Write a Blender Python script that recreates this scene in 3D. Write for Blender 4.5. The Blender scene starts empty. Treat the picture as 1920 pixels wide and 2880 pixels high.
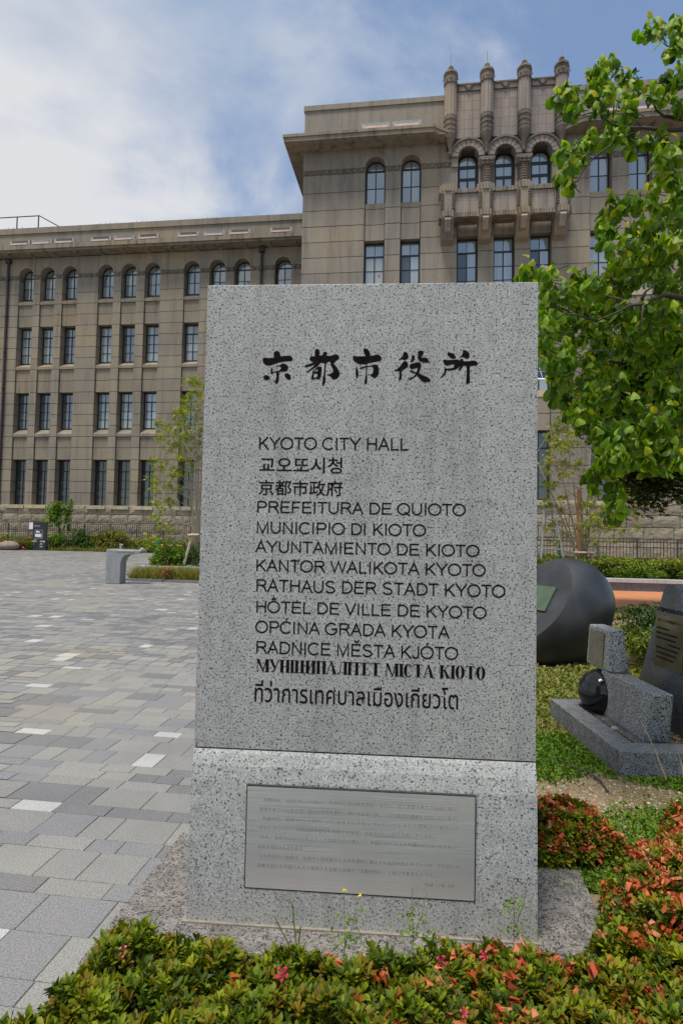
import bpy, math, random, os
import numpy as np
from mathutils import Vector, Matrix
from mathutils.geometry import tessellate_polygon
S = bpy.context.scene
C = S.collection
R = math.radians
random.seed(11)
rng = np.random.default_rng(5)
PI = math.pi

# ---------------------------------------------------------------- camera
F_PX, PITCH, ROLL, EYE = 1657.0, R(2.47), R(1.11), 1.35
cp, sp, cr, sr = math.cos(PITCH), math.sin(PITCH), math.cos(ROLL), math.sin(ROLL)
right = Vector((cr, -sr * sp, sr * cp))
# rows of the camera matrix: x right, y up, z forward
Mx = Matrix(((cr, sr, 0), (-sr, cr, 0), (0, 0, 1))) @ Matrix(((1, 0, 0), (0, -sp, cp), (0, cp, sp)))
cam = bpy.data.cameras.new('camera')
camo = bpy.data.objects.new('camera', cam)
C.objects.link(camo)
S.camera = camo
rot = Matrix((Mx[0], Mx[1], -Mx[2])).transposed()
camo.matrix_world = Matrix.Translation((0, 0, EYE)) @ rot.to_4x4()
cam.sensor_fit = 'VERTICAL'
cam.sensor_height = 36
cam.lens = F_PX / 2880 * 36
cam.clip_start = 0.05
cam.clip_end = 3000

def at(px, py, y):
    """World point seen at photo pixel (px, py) at world depth y."""
    r = Mx.transposed() @ Vector(((px - 960) / F_PX, (1440 - py) / F_PX, 1))
    return Vector((0, 0, EYE)) + r * (y / r.y)

# ---------------------------------------------------------------- light
SUN = Vector((-0.17, -0.27, 0.945)).normalized()
sl = bpy.data.lights.new('sun', 'SUN')
sl.energy = 2.9
sl.angle = R(14)
sl.color = (1.0, 0.95, 0.87)
so = bpy.data.objects.new('sun', sl)
C.objects.link(so)
so.rotation_euler = SUN.to_track_quat('Z', 'Y').to_euler()
so.location = (-5, -2, 20)

W = bpy.data.worlds.new('World')
S.world = W
W.use_nodes = True
wt = W.node_tree
wt.nodes.clear()
def wn(t, **k):
    n = wt.nodes.new(t)
    for a, b in k.items(): setattr(n, a, b)
    return n
wo = wn('ShaderNodeOutputWorld'); bg = wn('ShaderNodeBackground')
sky = wn('ShaderNodeTexSky', sky_type='NISHITA', sun_disc=False)
sky.sun_elevation = math.asin(SUN.z)
sky.sun_rotation = math.atan2(SUN.x, SUN.y)
sky.air_density = 1.15; sky.dust_density = 1.2; sky.ozone_density = 1.6
tc = wn('ShaderNodeTexCoord')
mp = wn('ShaderNodeMapping'); mp.inputs['Scale'].default_value = (1.0, 1.0, 1.9); mp.inputs['Location'].default_value = (.35, .2, .1)
n1 = wn('ShaderNodeTexNoise'); n1.inputs['Scale'].default_value = 2.3; n1.inputs['Detail'].default_value = 9; n1.inputs['Roughness'].default_value = .55; n1.inputs['Distortion'].default_value = .25
n2 = wn('ShaderNodeTexNoise'); n2.inputs['Scale'].default_value = 2.4; n2.inputs['Detail'].default_value = 5
mp2 = wn('ShaderNodeMapping'); mp2.inputs['Location'].default_value = (3.1, 1.4, .7); mp2.inputs['Scale'].default_value = (1, 1, 2.2)
L = wt.links.new
L(tc.outputs['Generated'], mp.inputs[0]); L(mp.outputs[0], n1.inputs['Vector'])
L(tc.outputs['Generated'], mp2.inputs[0]); L(mp2.outputs[0], n2.inputs['Vector'])
dot = wn('ShaderNodeVectorMath', operation='DOT_PRODUCT'); dot.inputs[1].default_value = (-.90, -.05, .80)
L(tc.outputs['Generated'], dot.inputs[0])
mul = wn('ShaderNodeMath', operation='MULTIPLY_ADD'); mul.inputs[1].default_value = .50; mul.inputs[2].default_value = -.235
L(dot.outputs['Value'], mul.inputs[0])
add = wn('ShaderNodeMath', operation='ADD'); L(n1.outputs['Fac'], add.inputs[0]); L(mul.outputs[0], add.inputs[1])
cov = wn('ShaderNodeMapRange', interpolation_type='SMOOTHSTEP'); cov.inputs[1].default_value = .44; cov.inputs[2].default_value = .66
cov.inputs[3].default_value = .03; cov.inputs[4].default_value = .97
L(add.outputs[0], cov.inputs[0])
ccol = wn('ShaderNodeMixRGB'); ccol.inputs[1].default_value = (2.35, 2.95, 3.95, 1); ccol.inputs[2].default_value = (4.7, 4.75, 4.9, 1)
cr2 = wn('ShaderNodeMapRange'); cr2.inputs[1].default_value = .38; cr2.inputs[2].default_value = .60
L(n2.outputs['Fac'], cr2.inputs[0]); L(cr2.outputs[0], ccol.inputs[0])
mixw = wn('ShaderNodeMixRGB'); L(cov.outputs[0], mixw.inputs[0]); L(sky.outputs[0], mixw.inputs[1]); L(ccol.outputs[0], mixw.inputs[2])
L(mixw.outputs[0], bg.inputs['Color']); bg.inputs['Strength'].default_value = .115
L(bg.outputs[0], wo.inputs[0])
S.view_settings.view_transform = 'Standard'
S.view_settings.look = 'None'
S.view_settings.exposure = 0.48
S.view_settings.gamma = 1
S.view_settings.use_curve_mapping = False

# ---------------------------------------------------------------- helpers
def link(o, parent=None):
    C.objects.link(o)
    if parent is not None: o.parent = parent
    return o
def tag(o, label=None, cat=None, group=None, kind=None):
    if label: o['label'] = label
    if cat: o['category'] = cat
    if group: o['group'] = group
    if kind: o['kind'] = kind
    return o
def thing(name, label, cat, loc=(0, 0, 0), rz=0, group=None):
    o = bpy.data.objects.new(name, None); link(o); o.location = loc; o.rotation_euler = (0, 0, rz)
    o.empty_display_size = .2
    return tag(o, label, cat, group)
class MB:
    def __init__(s): s.v = []; s.f = []; s.m = []
    def add(s, v, f, m=0):
        b = len(s.v); s.v += [tuple(p) for p in v]; s.f += [tuple(i + b for i in q) for q in f]; s.m += [m] * len(f); return s
    def box(s, x0, x1, y0, y1, z0, z1, m=0):
        return s.add([(x0, y0, z0), (x1, y0, z0), (x1, y1, z0), (x0, y1, z0), (x0, y0, z1), (x1, y0, z1), (x1, y1, z1), (x0, y1, z1)],
                     [(0, 3, 2, 1), (4, 5, 6, 7), (0, 1, 5, 4), (1, 2, 6, 5), (2, 3, 7, 6), (3, 0, 4, 7)], m)
    def hexa(s, p, m=0):   # 8 points: bottom ring 0-3, top ring 4-7
        return s.add(p, [(0, 3, 2, 1), (4, 5, 6, 7), (0, 1, 5, 4), (1, 2, 6, 5), (2, 3, 7, 6), (3, 0, 4, 7)], m)
    def lathe(s, prof, n=16, c=(0, 0), m=0, flute=0):
        b = []
        for r, z in prof:
            for i in range(n):
                a = 2 * PI * i / n
                rr = r * (1 - flute * (i % 2))
                b.append((c[0] + rr * math.cos(a), c[1] + rr * math.sin(a), z))
        f = [(j * n + i, j * n + (i + 1) % n, (j + 1) * n + (i + 1) % n, (j + 1) * n + i) for j in range(len(prof) - 1) for i in range(n)]
        k = len(prof)
        f.append(tuple(range(n))[::-1]); f.append(tuple((k - 1) * n + i for i in range(n)))
        return s.add(b, f, m)
    def tube(s, pts, rad, n=6, m=0):
        pts = [Vector(p) for p in pts]
        if not hasattr(rad, '__len__'): rad = [rad] * len(pts)
        b = []
        for i, p in enumerate(pts):
            d = (pts[min(i + 1, len(pts) - 1)] - pts[max(i - 1, 0)]).normalized()
            a = d.orthogonal().normalized() if abs(d.z) > .9 else d.cross(Vector((0, 0, 1))).normalized()
            c = d.cross(a)
            for k in range(n):
                t = 2 * PI * k / n
                b.append(p + (a * math.cos(t) + c * math.sin(t)) * rad[i])
        f = [(j * n + i, j * n + (i + 1) % n, (j + 1) * n + (i + 1) % n, (j + 1) * n + i) for j in range(len(pts) - 1) for i in range(n)]
        f.append(tuple(range(n))[::-1]); f.append(tuple((len(pts) - 1) * n + i for i in range(n)))
        return s.add(b, f, m)
    def prism(s, poly, d0, d1, axis='y', m=0):
        """poly in (a, b); extruded from d0 to d1 along the axis y (a=x, b=z), x (a=y, b=z) or z (a=x, b=y)"""
        def P(a, b, d):
            return {'y': (a, d, b), 'x': (d, a, b), 'z': (a, b, d)}[axis]
        n = len(poly)
        tri = tessellate_polygon([[Vector((p[0], p[1], 0)) for p in poly]])
        v = [P(*p, d0) for p in poly] + [P(*p, d1) for p in poly]
        f = [tuple(t) for t in tri] + [tuple(i + n for i in t)[::-1] for t in tri]
        f += [(i, (i + 1) % n, (i + 1) % n + n, i + n) for i in range(n)]
        return s.add(v, f, m)
    def mesh(s, name, mats, smooth=False, fix=True):
        me = bpy.data.meshes.new(name)
        me.from_pydata(s.v, [], s.f)
        for m in (mats if isinstance(mats, (list, tuple)) else [mats]): me.materials.append(m)
        if any(s.m): me.polygons.foreach_set('material_index', s.m)
        if fix:
            import bmesh
            bm = bmesh.new(); bm.from_mesh(me); bmesh.ops.recalc_face_normals(bm, faces=bm.faces); bm.to_mesh(me); bm.free()
        if smooth: me.polygons.foreach_set('use_smooth', [True] * len(me.polygons))
        me.update()
        return me
    def build(s, name, mats, parent=None, loc=None, rot=None, smooth=False, bevel=0, fix=True):
        o = bpy.data.objects.new(name, s.mesh(name, mats, smooth, fix)); link(o, parent)
        if loc is not None: o.location = loc
        if rot is not None: o.rotation_euler = rot
        if bevel:
            b = o.modifiers.new('bevel', 'BEVEL'); b.width = bevel; b.segments = 2; b.limit_method = 'ANGLE'; b.angle_limit = R(35)
        return o
def inst(name, me, parent=None, loc=(0, 0, 0), rot=None, scale=None):
    o = bpy.data.objects.new(name, me); link(o, parent); o.location = loc
    if rot is not None: o.rotation_euler = rot
    if scale is not None: o.scale = scale
    return o
def scatter(name, V, Fc, M3, T, tint, mats, parent=None, smooth=False, midx=None):
    """joined copies of a template (V, triangle list Fc) with 3x3 matrices M3 and positions T; tint per copy (N,3)"""
    V = np.asarray(V, float); Fc = np.asarray(Fc, int); N = len(T); nv = len(V); nf = len(Fc)
    vv = np.einsum('nij,vj->nvi', M3, V) + T[:, None, :]
    ff = (Fc[None] + (np.arange(N) * nv)[:, None, None]).reshape(-1, 3)
    me = bpy.data.meshes.new(name)
    me.vertices.add(N * nv); me.vertices.foreach_set('co', vv.astype(np.float32).ravel())
    me.loops.add(len(ff) * 3); me.loops.foreach_set('vertex_index', ff.ravel().astype(np.int32))
    me.polygons.add(len(ff)); me.polygons.foreach_set('loop_start', np.arange(0, len(ff) * 3, 3, dtype=np.int32))
    for m in (mats if isinstance(mats, (list, tuple)) else [mats]): me.materials.append(m)
    if smooth: me.polygons.foreach_set('use_smooth', [True] * len(ff))
    me.update(); me.validate()
    ca = me.color_attributes.new('tint', 'FLOAT_COLOR', 'POINT')
    col = np.ones((N, nv, 4), np.float32); col[:, :, :3] = tint[:, None, :]
    ca.data.foreach_set('color', col.ravel())
    o = bpy.data.objects.new(name, me); link(o, parent)
    return o
def rotmats(n, tilt=(0, .6), up=None, size=(1, 1)):
    """random yaw + tilt matrices"""
    a = rng.uniform(0, 2 * PI, n); t = rng.uniform(tilt[0], tilt[1], n); b = rng.uniform(0, 2 * PI, n)
    s = rng.uniform(size[0], size[1], n)
    ca, sa = np.cos(a), np.sin(a); z = np.zeros(n); o = np.ones(n)
    Rz = np.stack([ca, -sa, z, sa, ca, z, z, z, o], 1).reshape(n, 3, 3)
    ct, st = np.cos(t), np.sin(t)
    Rx = np.stack([o, z, z, z, ct, -st, z, st, ct], 1).reshape(n, 3, 3)
    cb, sb = np.cos(b), np.sin(b)
    Rb = np.stack([cb, -sb, z, sb, cb, z, z, z, o], 1).reshape(n, 3, 3)
    return np.einsum('nij,njk,nkl->nil', Rb, Rx, Rz) * s[:, None, None]

# ---------------------------------------------------------------- materials
def newmat(name):
    m = bpy.data.materials.new(name); m.use_nodes = True; t = m.node_tree; t.nodes.clear()
    o = t.nodes.new('ShaderNodeOutputMaterial'); p = t.nodes.new('ShaderNodeBsdfPrincipled'); t.links.new(p.outputs[0], o.inputs[0])
    return m, t, p
def nd(t, ty, **k):
    n = t.nodes.new(ty)
    for a, b in k.items():
        if a[0] == '_': n.inputs[int(a[1:]) if a[1:].isdigit() else a[1:]].default_value = b
        else: setattr(n, a, b)
    return n
def ramp(t, src, stops):
    r = nd(t, 'ShaderNodeValToRGB'); e = r.color_ramp.elements
    while len(e) > 1: e.remove(e[0])
    e[0].position = stops[0][0]; e[0].color = (*stops[0][1], 1)
    for p, c in stops[1:]:
        x = e.new(p); x.color = (*c, 1)
    t.links.new(src, r.inputs[0]); return r
def simple(name, col, rough=.6, metal=0, var=.12, scale=8, bump=0, bscale=60, spec=.5, coord='Object'):
    m, t, p = newmat(name)
    p.inputs['Roughness'].default_value = rough; p.inputs['Metallic'].default_value = metal; p.inputs['Specular IOR Level'].default_value = spec
    tcx = nd(t, 'ShaderNodeTexCoord'); n = nd(t, 'ShaderNodeTexNoise', _Scale=scale, _Detail=6.0); t.links.new(tcx.outputs[coord], n.inputs['Vector'])
    lo = tuple(c * (1 - var) for c in col); hi = tuple(min(1, c * (1 + var)) for c in col)
    r = ramp(t, n.outputs['Fac'], [(.3, lo), (.7, hi)]); t.links.new(r.outputs[0], p.inputs['Base Color'])
    if bump:
        b = nd(t, 'ShaderNodeTexNoise', _Scale=bscale, _Detail=5.0); t.links.new(tcx.outputs[coord], b.inputs['Vector'])
        bp = nd(t, 'ShaderNodeBump', _Strength=bump, _Distance=.02); t.links.new(b.outputs['Fac'], bp.inputs['Height']); t.links.new(bp.outputs[0], p.inputs['Normal'])
    return m
def granite(name, light, mid, dark, scale=1.0, rough=.35, black=.36, bump=.05, patch=.12):
    """speckled stone: pale feldspar, grey quartz, small black mica flakes"""
    m, t, p = newmat(name); l = t.links.new
    p.inputs['Roughness'].default_value = rough
    g = nd(t, 'ShaderNodeTexCoord')
    a = nd(t, 'ShaderNodeTexNoise', _Scale=150 * scale, _Detail=2.0, _Roughness=.6); l(g.outputs['Object'], a.inputs['Vector'])
    b = nd(t, 'ShaderNodeTexNoise', _Scale=95 * scale, _Detail=2.5, _Roughness=.65); l(g.outputs['Object'], b.inputs['Vector'])
    c = nd(t, 'ShaderNodeTexNoise', _Scale=24.0, _Detail=5.0); l(g.outputs['Object'], c.inputs['Vector'])
    v = nd(t, 'ShaderNodeTexVoronoi', _Scale=230 * scale); l(g.outputs['Object'], v.inputs['Vector'])
    base = ramp(t, a.outputs['Fac'], [(.38, mid), (.60, light)])
    jit = nd(t, 'ShaderNodeMixRGB', blend_type='MULTIPLY', _Fac=.6); l(base.outputs[0], jit.inputs[1])
    vr = ramp(t, v.outputs['Color'], [(0, (.55, .56, .6)), (1, (1.25, 1.25, 1.22))]); l(vr.outputs[0], jit.inputs[2])
    msk = ramp(t, b.outputs['Fac'], [(black, (1, 1, 1)), (black + .045, (0, 0, 0))])
    mx = nd(t, 'ShaderNodeMixRGB'); l(msk.outputs[0], mx.inputs[0]); l(jit.outputs[0], mx.inputs[1]); mx.inputs[2].default_value = (*dark, 1)
    pt = ramp(t, c.outputs['Fac'], [(.35, (1 - patch,) * 3), (.65, (1 + patch * .5,) * 3)])
    mm = nd(t, 'ShaderNodeMixRGB', blend_type='MULTIPLY', _Fac=1.0); l(mx.outputs[0], mm.inputs[1]); l(pt.outputs[0], mm.inputs[2])
    mq = nd(t, 'ShaderNodeMapping'); mq.inputs['Scale'].default_value = (7, 7, .9); l(g.outputs['Object'], mq.inputs[0])
    w_ = nd(t, 'ShaderNodeTexNoise', _Scale=1.0, _Detail=6.0, _Roughness=.6); l(mq.outputs[0], w_.inputs['Vector'])
    wr = ramp(t, w_.outputs['Fac'], [(.30, (.76, .76, .73)), (.48, (1, 1, 1)), (.7, (1.06, 1.05, 1.02))])
    m3 = nd(t, 'ShaderNodeMixRGB', blend_type='MULTIPLY', _Fac=1.0); l(mm.outputs[0], m3.inputs[1]); l(wr.outputs[0], m3.inputs[2])
    l(m3.outputs[0], p.inputs['Base Color'])
    bp = nd(t, 'ShaderNodeBump', _Strength=bump, _Distance=.004); l(b.outputs['Fac'], bp.inputs['Height']); l(bp.outputs[0], p.inputs['Normal'])
    return m
def facade(name, col, stain=.35, rough=.85, rough_bump=.15, bscale=14, streak=True, warm=.5):
    """old cement render or stone: object-by-object tone, rain streaks, soot patches"""
    m, t, p = newmat(name); l = t.links.new
    p.inputs['Roughness'].default_value = rough; p.inputs['Specular IOR Level'].default_value = .25
    g = nd(t, 'ShaderNodeNewGeometry')
    mp_ = nd(t, 'ShaderNodeMapping'); mp_.inputs['Scale'].default_value = (1.6, 1.6, .16) if streak else (.5, .5, .5); l(g.outputs['Position'], mp_.inputs[0])
    s1 = nd(t, 'ShaderNodeTexNoise', _Scale=1.5, _Detail=6.0, _Roughness=.6); l(mp_.outputs[0], s1.inputs['Vector'])
    s2 = nd(t, 'ShaderNodeTexNoise', _Scale=.22, _Detail=4.0); l(g.outputs['Position'], s2.inputs['Vector'])
    s3 = nd(t, 'ShaderNodeTexNoise', _Scale=9.0, _Detail=6.0, _Roughness=.7); l(g.outputs['Position'], s3.inputs['Vector'])
    a = ramp(t, s1.outputs['Fac'], [(.3, (1 - stain,) * 3), (.5, (1, 1, 1)), (.72, (1.12, 1.10, 1.04))])
    b = ramp(t, s2.outputs['Fac'], [(.35, (.88, .90, .95)), (.55, (1, 1, 1)), (.7, (1.12, 1.05, .92))])
    c = ramp(t, s3.outputs['Fac'], [(.3, (.88, .88, .88)), (.7, (1.1, 1.1, 1.1))])
    oi = nd(t, 'ShaderNodeObjectInfo'); d = ramp(t, oi.outputs['Random'], [(0, (.93, .93, .94)), (1, (1.07, 1.06, 1.04))])
    cur = nd(t, 'ShaderNodeRGB'); cur.outputs[0].default_value = (*col, 1); out = cur.outputs[0]
    for k in (a, b, c, d):
        mm = nd(t, 'ShaderNodeMixRGB', blend_type='MULTIPLY', _Fac=1.0); l(out, mm.inputs[1]); l(k.outputs[0], mm.inputs[2]); out = mm.outputs[0]
    l(out, p.inputs['Base Color'])
    bn = nd(t, 'ShaderNodeTexNoise', _Scale=bscale, _Detail=8.0, _Roughness=.65); l(g.outputs['Position'], bn.inputs['Vector'])
    bp = nd(t, 'ShaderNodeBump', _Strength=rough_bump, _Distance=.1); l(bn.outputs['Fac'], bp.inputs['Height']); l(bp.outputs[0], p.inputs['Normal'])
    return m
def leafmat(name, trans=.35, rough=.4, spec=.5, attr=True, col=(.08, .14, .02), back=1.5):
    m, t, p = newmat(name); l = t.links.new
    p.inputs['Roughness'].default_value = rough; p.inputs['Specular IOR Level'].default_value = spec
    if attr:
        a = nd(t, 'ShaderNodeAttribute', attribute_name='tint'); src = a.outputs['Color']
    else:
        oi = nd(t, 'ShaderNodeObjectInfo')
        r = ramp(t, oi.outputs['Random'], col); src = r.outputs[0]
    g = nd(t, 'ShaderNodeNewGeometry'); n = nd(t, 'ShaderNodeTexNoise', _Scale=40.0, _Detail=3.0); l(g.outputs['Position'], n.inputs['Vector'])
    v = ramp(t, n.outputs['Fac'], [(.3, (.8, .8, .8)), (.7, (1.18, 1.18, 1.18))])
    mm = nd(t, 'ShaderNodeMixRGB', blend_type='MULTIPLY', _Fac=1.0); l(src, mm.inputs[1]); l(v.outputs[0], mm.inputs[2])
    l(mm.outputs[0], p.inputs['Base Color'])
    if trans:
        tr = nd(t, 'ShaderNodeBsdfTranslucent'); tm = nd(t, 'ShaderNodeMixRGB', blend_type='MULTIPLY', _Fac=1.0); tm.inputs[2].default_value = (back * 1.05, back * 1.15, back * .45, 1)
        l(mm.outputs[0], tm.inputs[1]); l(tm.outputs[0], tr.inputs[0])
        mx = nd(t, 'ShaderNodeMixShader', _0=trans); out = [n for n in t.nodes if n.type == 'OUTPUT_MATERIAL'][0]
        l(p.outputs[0], mx.inputs[1]); l(tr.outputs[0], mx.inputs[2]); l(mx.outputs[0], out.inputs[0])
    return m

M = {}
M['slab'] = granite('monument_granite', (.475, .475, .45), (.28, .285, .275), (.035, .037, .045), scale=1.35, rough=.5, black=.392)
M['base'] = granite('monument_base_granite', (.50, .50, .48), (.31, .315, .305), (.05, .052, .055), scale=1.35, rough=.6, black=.380)
M['pedestal'] = granite('pedestal_granite', (.27, .245, .22), (.14, .13, .125), (.05, .048, .05), scale=1.1, rough=.75, black=.42, bump=.3, patch=.3)
M['kerb'] = granite('kerb_granite', (.30, .305, .305), (.20, .205, .21), (.04, .04, .05), scale=1.3, rough=.6, black=.44, patch=.25)
M['block'] = granite('block_granite', (.50, .505, .50), (.29, .295, .295), (.03, .03, .035), scale=1.1, rough=.55, black=.44)
M['stele'] = granite('stele_granite', (.16, .18, .20), (.10, .115, .13), (.02, .02, .025), scale=1.6, rough=.22, black=.42)
M['pale'] = granite('pale_granite', (.50, .50, .50), (.40, .40, .41), (.16, .16, .17), scale=1.2, rough=.6, black=.34)
M['fountain'] = granite('fountain_granite', (.36, .37, .37), (.27, .275, .28), (.10, .10, .11), scale=1.0, rough=.5, black=.40)
M['ink'] = simple('engraved_black', (.010, .008, .007), rough=.95, var=.4, scale=30, spec=.05)
M['steel'] = simple('brushed_steel', (.84, .845, .85), rough=.30, metal=.75, var=.08, scale=3)
t = M['steel'].node_tree; p = [n for n in t.nodes if n.type == 'BSDF_PRINCIPLED'][0]
g = nd(t, 'ShaderNodeTexCoord'); mpp = nd(t, 'ShaderNodeMapping'); mpp.inputs['Scale'].default_value = (1, 1, 160); t.links.new(g.outputs['Object'], mpp.inputs[0])
nn = nd(t, 'ShaderNodeTexNoise', _Scale=3.0, _Detail=6.0); t.links.new(mpp.outputs[0], nn.inputs['Vector'])
rr = ramp(t, nn.outputs['Fac'], [(.3, (.26,) * 3), (.7, (.50,) * 3)]); t.links.new(rr.outputs[0], p.inputs['Roughness'])
bb = nd(t, 'ShaderNodeBump', _Strength=.25, _Distance=.002); t.links.new(nn.outputs['Fac'], bb.inputs['Height']); t.links.new(bb.outputs[0], p.inputs['Normal'])
M['etch'] = simple('etched_grey', (.27, .265, .255), rough=.6, var=.2, scale=20)
M['gasket'] = simple('dark_joint', (.03, .03, .028), rough=.9, var=.3, scale=40)
M['mortar'] = simple('bed_mortar', (.24, .21, .17), rough=.9, var=.2, scale=40)
M['wall'] = facade('facade_render', (.262, .226, .174), stain=.28)
M['wall2'] = facade('facade_spandrel', (.245, .208, .158), stain=.36)
M['blockwall'] = facade('central_block_render', (.262, .230, .188), stain=.30)
M['carved'] = facade('carved_stone', (.185, .158, .13), stain=.45, rough_bump=.45, bscale=9)
M['tile'] = facade('tower_tile', (.30, .255, .225), stain=.3)
M['cornice'] = facade('cornice_concrete', (.25, .215, .17), stain=.55, rough_bump=.3)
M['plinth'] = facade('rusticated_granite', (.33, .28, .205), stain=.35, rough_bump=1.0, bscale=5, streak=False)
M['sill'] = facade('sill_stone', (.48, .41, .28), stain=.3)
M['joint'] = simple('recessed_joint', (.07, .058, .045), rough=.95, var=.3, scale=3)
M['frame'] = simple('window_frame_black', (.012, .016, .02), rough=.4, var=.2, scale=4)
M['pipe'] = simple('downpipe_brown', (.045, .026, .022), rough=.5, var=.25, scale=2)
M['copper'] = simple('pinkish_base', (.62, .42, .34), rough=.7, var=.15, scale=6)
M['greymetal'] = simple('grey_metal', (.30, .31, .30), rough=.5, var=.15, scale=4)
M['black'] = simple('black_panel', (.02, .021, .024), rough=.35, var=.15, scale=4)
M['white'] = simple('white_print', (.72, .73, .74), rough=.5, var=.06, scale=10)
M['greyprint'] = simple('grey_print', (.28, .28, .30), rough=.5, var=.1, scale=10)
M['chrome'] = simple('chrome', (.75, .76, .77), rough=.12, metal=1, var=.05)
M['alu'] = simple('aluminium', (.62, .63, .64), rough=.35, metal=.7, var=.1)
M['boulder'] = simple('polished_black_stone', (.030, .031, .033), rough=.42, var=.5, scale=3, bump=.12, bscale=70)
M['sphere'] = simple('gloss_black_stone', (.010, .011, .014), rough=.12, var=.2, scale=30)
M['round'] = simple('rounded_brown_stone', (.22, .175, .14), rough=.8, var=.25, scale=4, bump=.3)
M['green'] = simple('green_patina_plate', (.06, .095, .055), rough=.6, var=.2, scale=10, bump=.1, bscale=40)
M['bronze'] = simple('bronze_plate', (.20, .17, .10), rough=.35, metal=.75, var=.35, scale=5)
M['orange'] = simple('orange_resin_paving', (.46, .18, .07), rough=.9, var=.10, scale=1.6, bump=.15, bscale=200)
M['soil'] = simple('soil', (.15, .115, .08), rough=1, var=.4, scale=14, bump=.8, bscale=60)
M['bark'] = simple('bark', (.060, .048, .040), rough=.9, var=.35, scale=25, bump=.5, bscale=60)
M['bark2'] = simple('young_bark', (.26, .22, .15), rough=.85, var=.3, scale=20, bump=.3)
M['dowel'] = simple('peeled_pole', (.52, .42, .28), rough=.8, var=.25, scale=10, bump=.2)
M['wrap'] = simple('jute_wrap', (.36, .18, .07), rough=.95, var=.3, scale=40, bump=.5)
M['fence'] = simple('fence_bronze', (.05, .042, .035), rough=.5, var=.2, scale=4)
M['red'] = simple('red_nylon', (.55, .025, .015), rough=.7, var=.2, scale=12, bump=.3, bscale=20)
M['navy'] = simple('dark_navy_cloth', (.012, .016, .03), rough=.8, var=.3, scale=10)
M['conegreen'] = simple('green_plastic', (.02, .26, .09), rough=.45, var=.1)
M['yellow'] = simple('yellow_plastic', (.75, .40, .03), rough=.5, var=.1)
M['netgreen'] = simple('green_net', (.04, .30, .17), rough=.6, var=.3)
M['solar'] = simple('solar_cell_blue', (.012, .018, .045), rough=.15, var=.2, scale=30)
M['redmark'] = simple('red_marker', (.55, .12, .12), rough=.5, var=.05)
M['gravel'] = leafmat('gravel_stone', trans=0, rough=.9, spec=.2)
M['leaf'] = leafmat('dogwood_leaf', trans=.34, rough=.5, spec=.3, back=2.1)
M['small'] = leafmat('small_leaf', trans=.25, rough=.6, spec=.3, back=1.4)
M['petal'] = leafmat('petal', trans=.30, rough=.6, back=1.1)
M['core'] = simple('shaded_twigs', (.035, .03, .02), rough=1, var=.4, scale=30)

def pane_mat(name, col, refl, fold=True):
    m, t, p = newmat(name); l = t.links.new
    g = nd(t, 'ShaderNodeNewGeometry')
    mp_ = nd(t, 'ShaderNodeMapping'); mp_.inputs['Scale'].default_value = (5, 5, .1) if fold else (.3, .3, .4); l(g.outputs['Position'], mp_.inputs[0])
    n = nd(t, 'ShaderNodeTexNoise', _Scale=2.0, _Detail=3.0); l(mp_.outputs[0], n.inputs['Vector'])
    oi = nd(t, 'ShaderNodeObjectInfo'); d = ramp(t, oi.outputs['Random'], [(0, (.45, .48, .50)), (.3, (.85, .87, .88)), (1, (1.22, 1.18, 1.12))])
    r = ramp(t, n.outputs['Fac'], [(.3, tuple(c * .85 for c in col)), (.7, tuple(c * 1.12 for c in col))])
    mm = nd(t, 'ShaderNodeMixRGB', blend_type='MULTIPLY', _Fac=1.0); l(r.outputs[0], mm.inputs[1]); l(d.outputs[0], mm.inputs[2]); l(mm.outputs[0], p.inputs['Base Color'])
    p.inputs['Roughness'].default_value = .6
    gl = nd(t, 'ShaderNodeBsdfGlossy'); gl.inputs['Color'].default_value = (.84, .90, .88, 1); gl.inputs['Roughness'].default_value = .03
    w = nd(t, 'ShaderNodeTexNoise', _Scale=.8, _Detail=1.0); l(g.outputs['Position'], w.inputs['Vector'])
    bp = nd(t, 'ShaderNodeBump', _Strength=.04, _Distance=.3); l(w.outputs['Fac'], bp.inputs['Height']); l(bp.outputs[0], gl.inputs['Normal'])
    mx = nd(t, 'ShaderNodeMixShader', _0=refl); out = [n for n in t.nodes if n.type == 'OUTPUT_MATERIAL'][0]
    l(p.outputs[0], mx.inputs[1]); l(gl.outputs[0], mx.inputs[2]); l(mx.outputs[0], out.inputs[0])
    return m
M['pane'] = pane_mat('window_pane_curtained', (.25, .28, .27), .22)
M['pane_mid'] = pane_mat('window_pane', (.06, .07, .075), .26, False)
M['pane_dark'] = pane_mat('window_pane_dark', (.015, .018, .018), .10, False)  # no curtains; dark colour stands in for trees reflected in the ground-floor panes

# ---------------------------------------------------------------- ground
def sheet(name, poly, z, m, label=None, cat=None, kind='structure', thick=0):
    mb = MB()
    tri = tessellate_polygon([[Vector((p[0], p[1], 0)) for p in poly]])
    if thick: mb.prism(poly, z - thick, z, 'z')
    else: mb.add([(p[0], p[1], z) for p in poly], [tuple(q) for q in tri])
    o = mb.build(name, m); o['kind'] = kind
    if label: o['label'] = label
    return o
YB = R(7.57)                                   # the facade, the paving and the planters share one direction
U = Vector((math.cos(YB), -math.sin(YB), 0)); N_ = Vector((math.sin(YB), math.cos(YB), 0))
def sn(s, n, z=0): return U * s + N_ * n + Vector((0, 0, z))
def inv(x, y): return (x * U.x + y * U.y, x * N_.x + y * N_.y)

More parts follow.
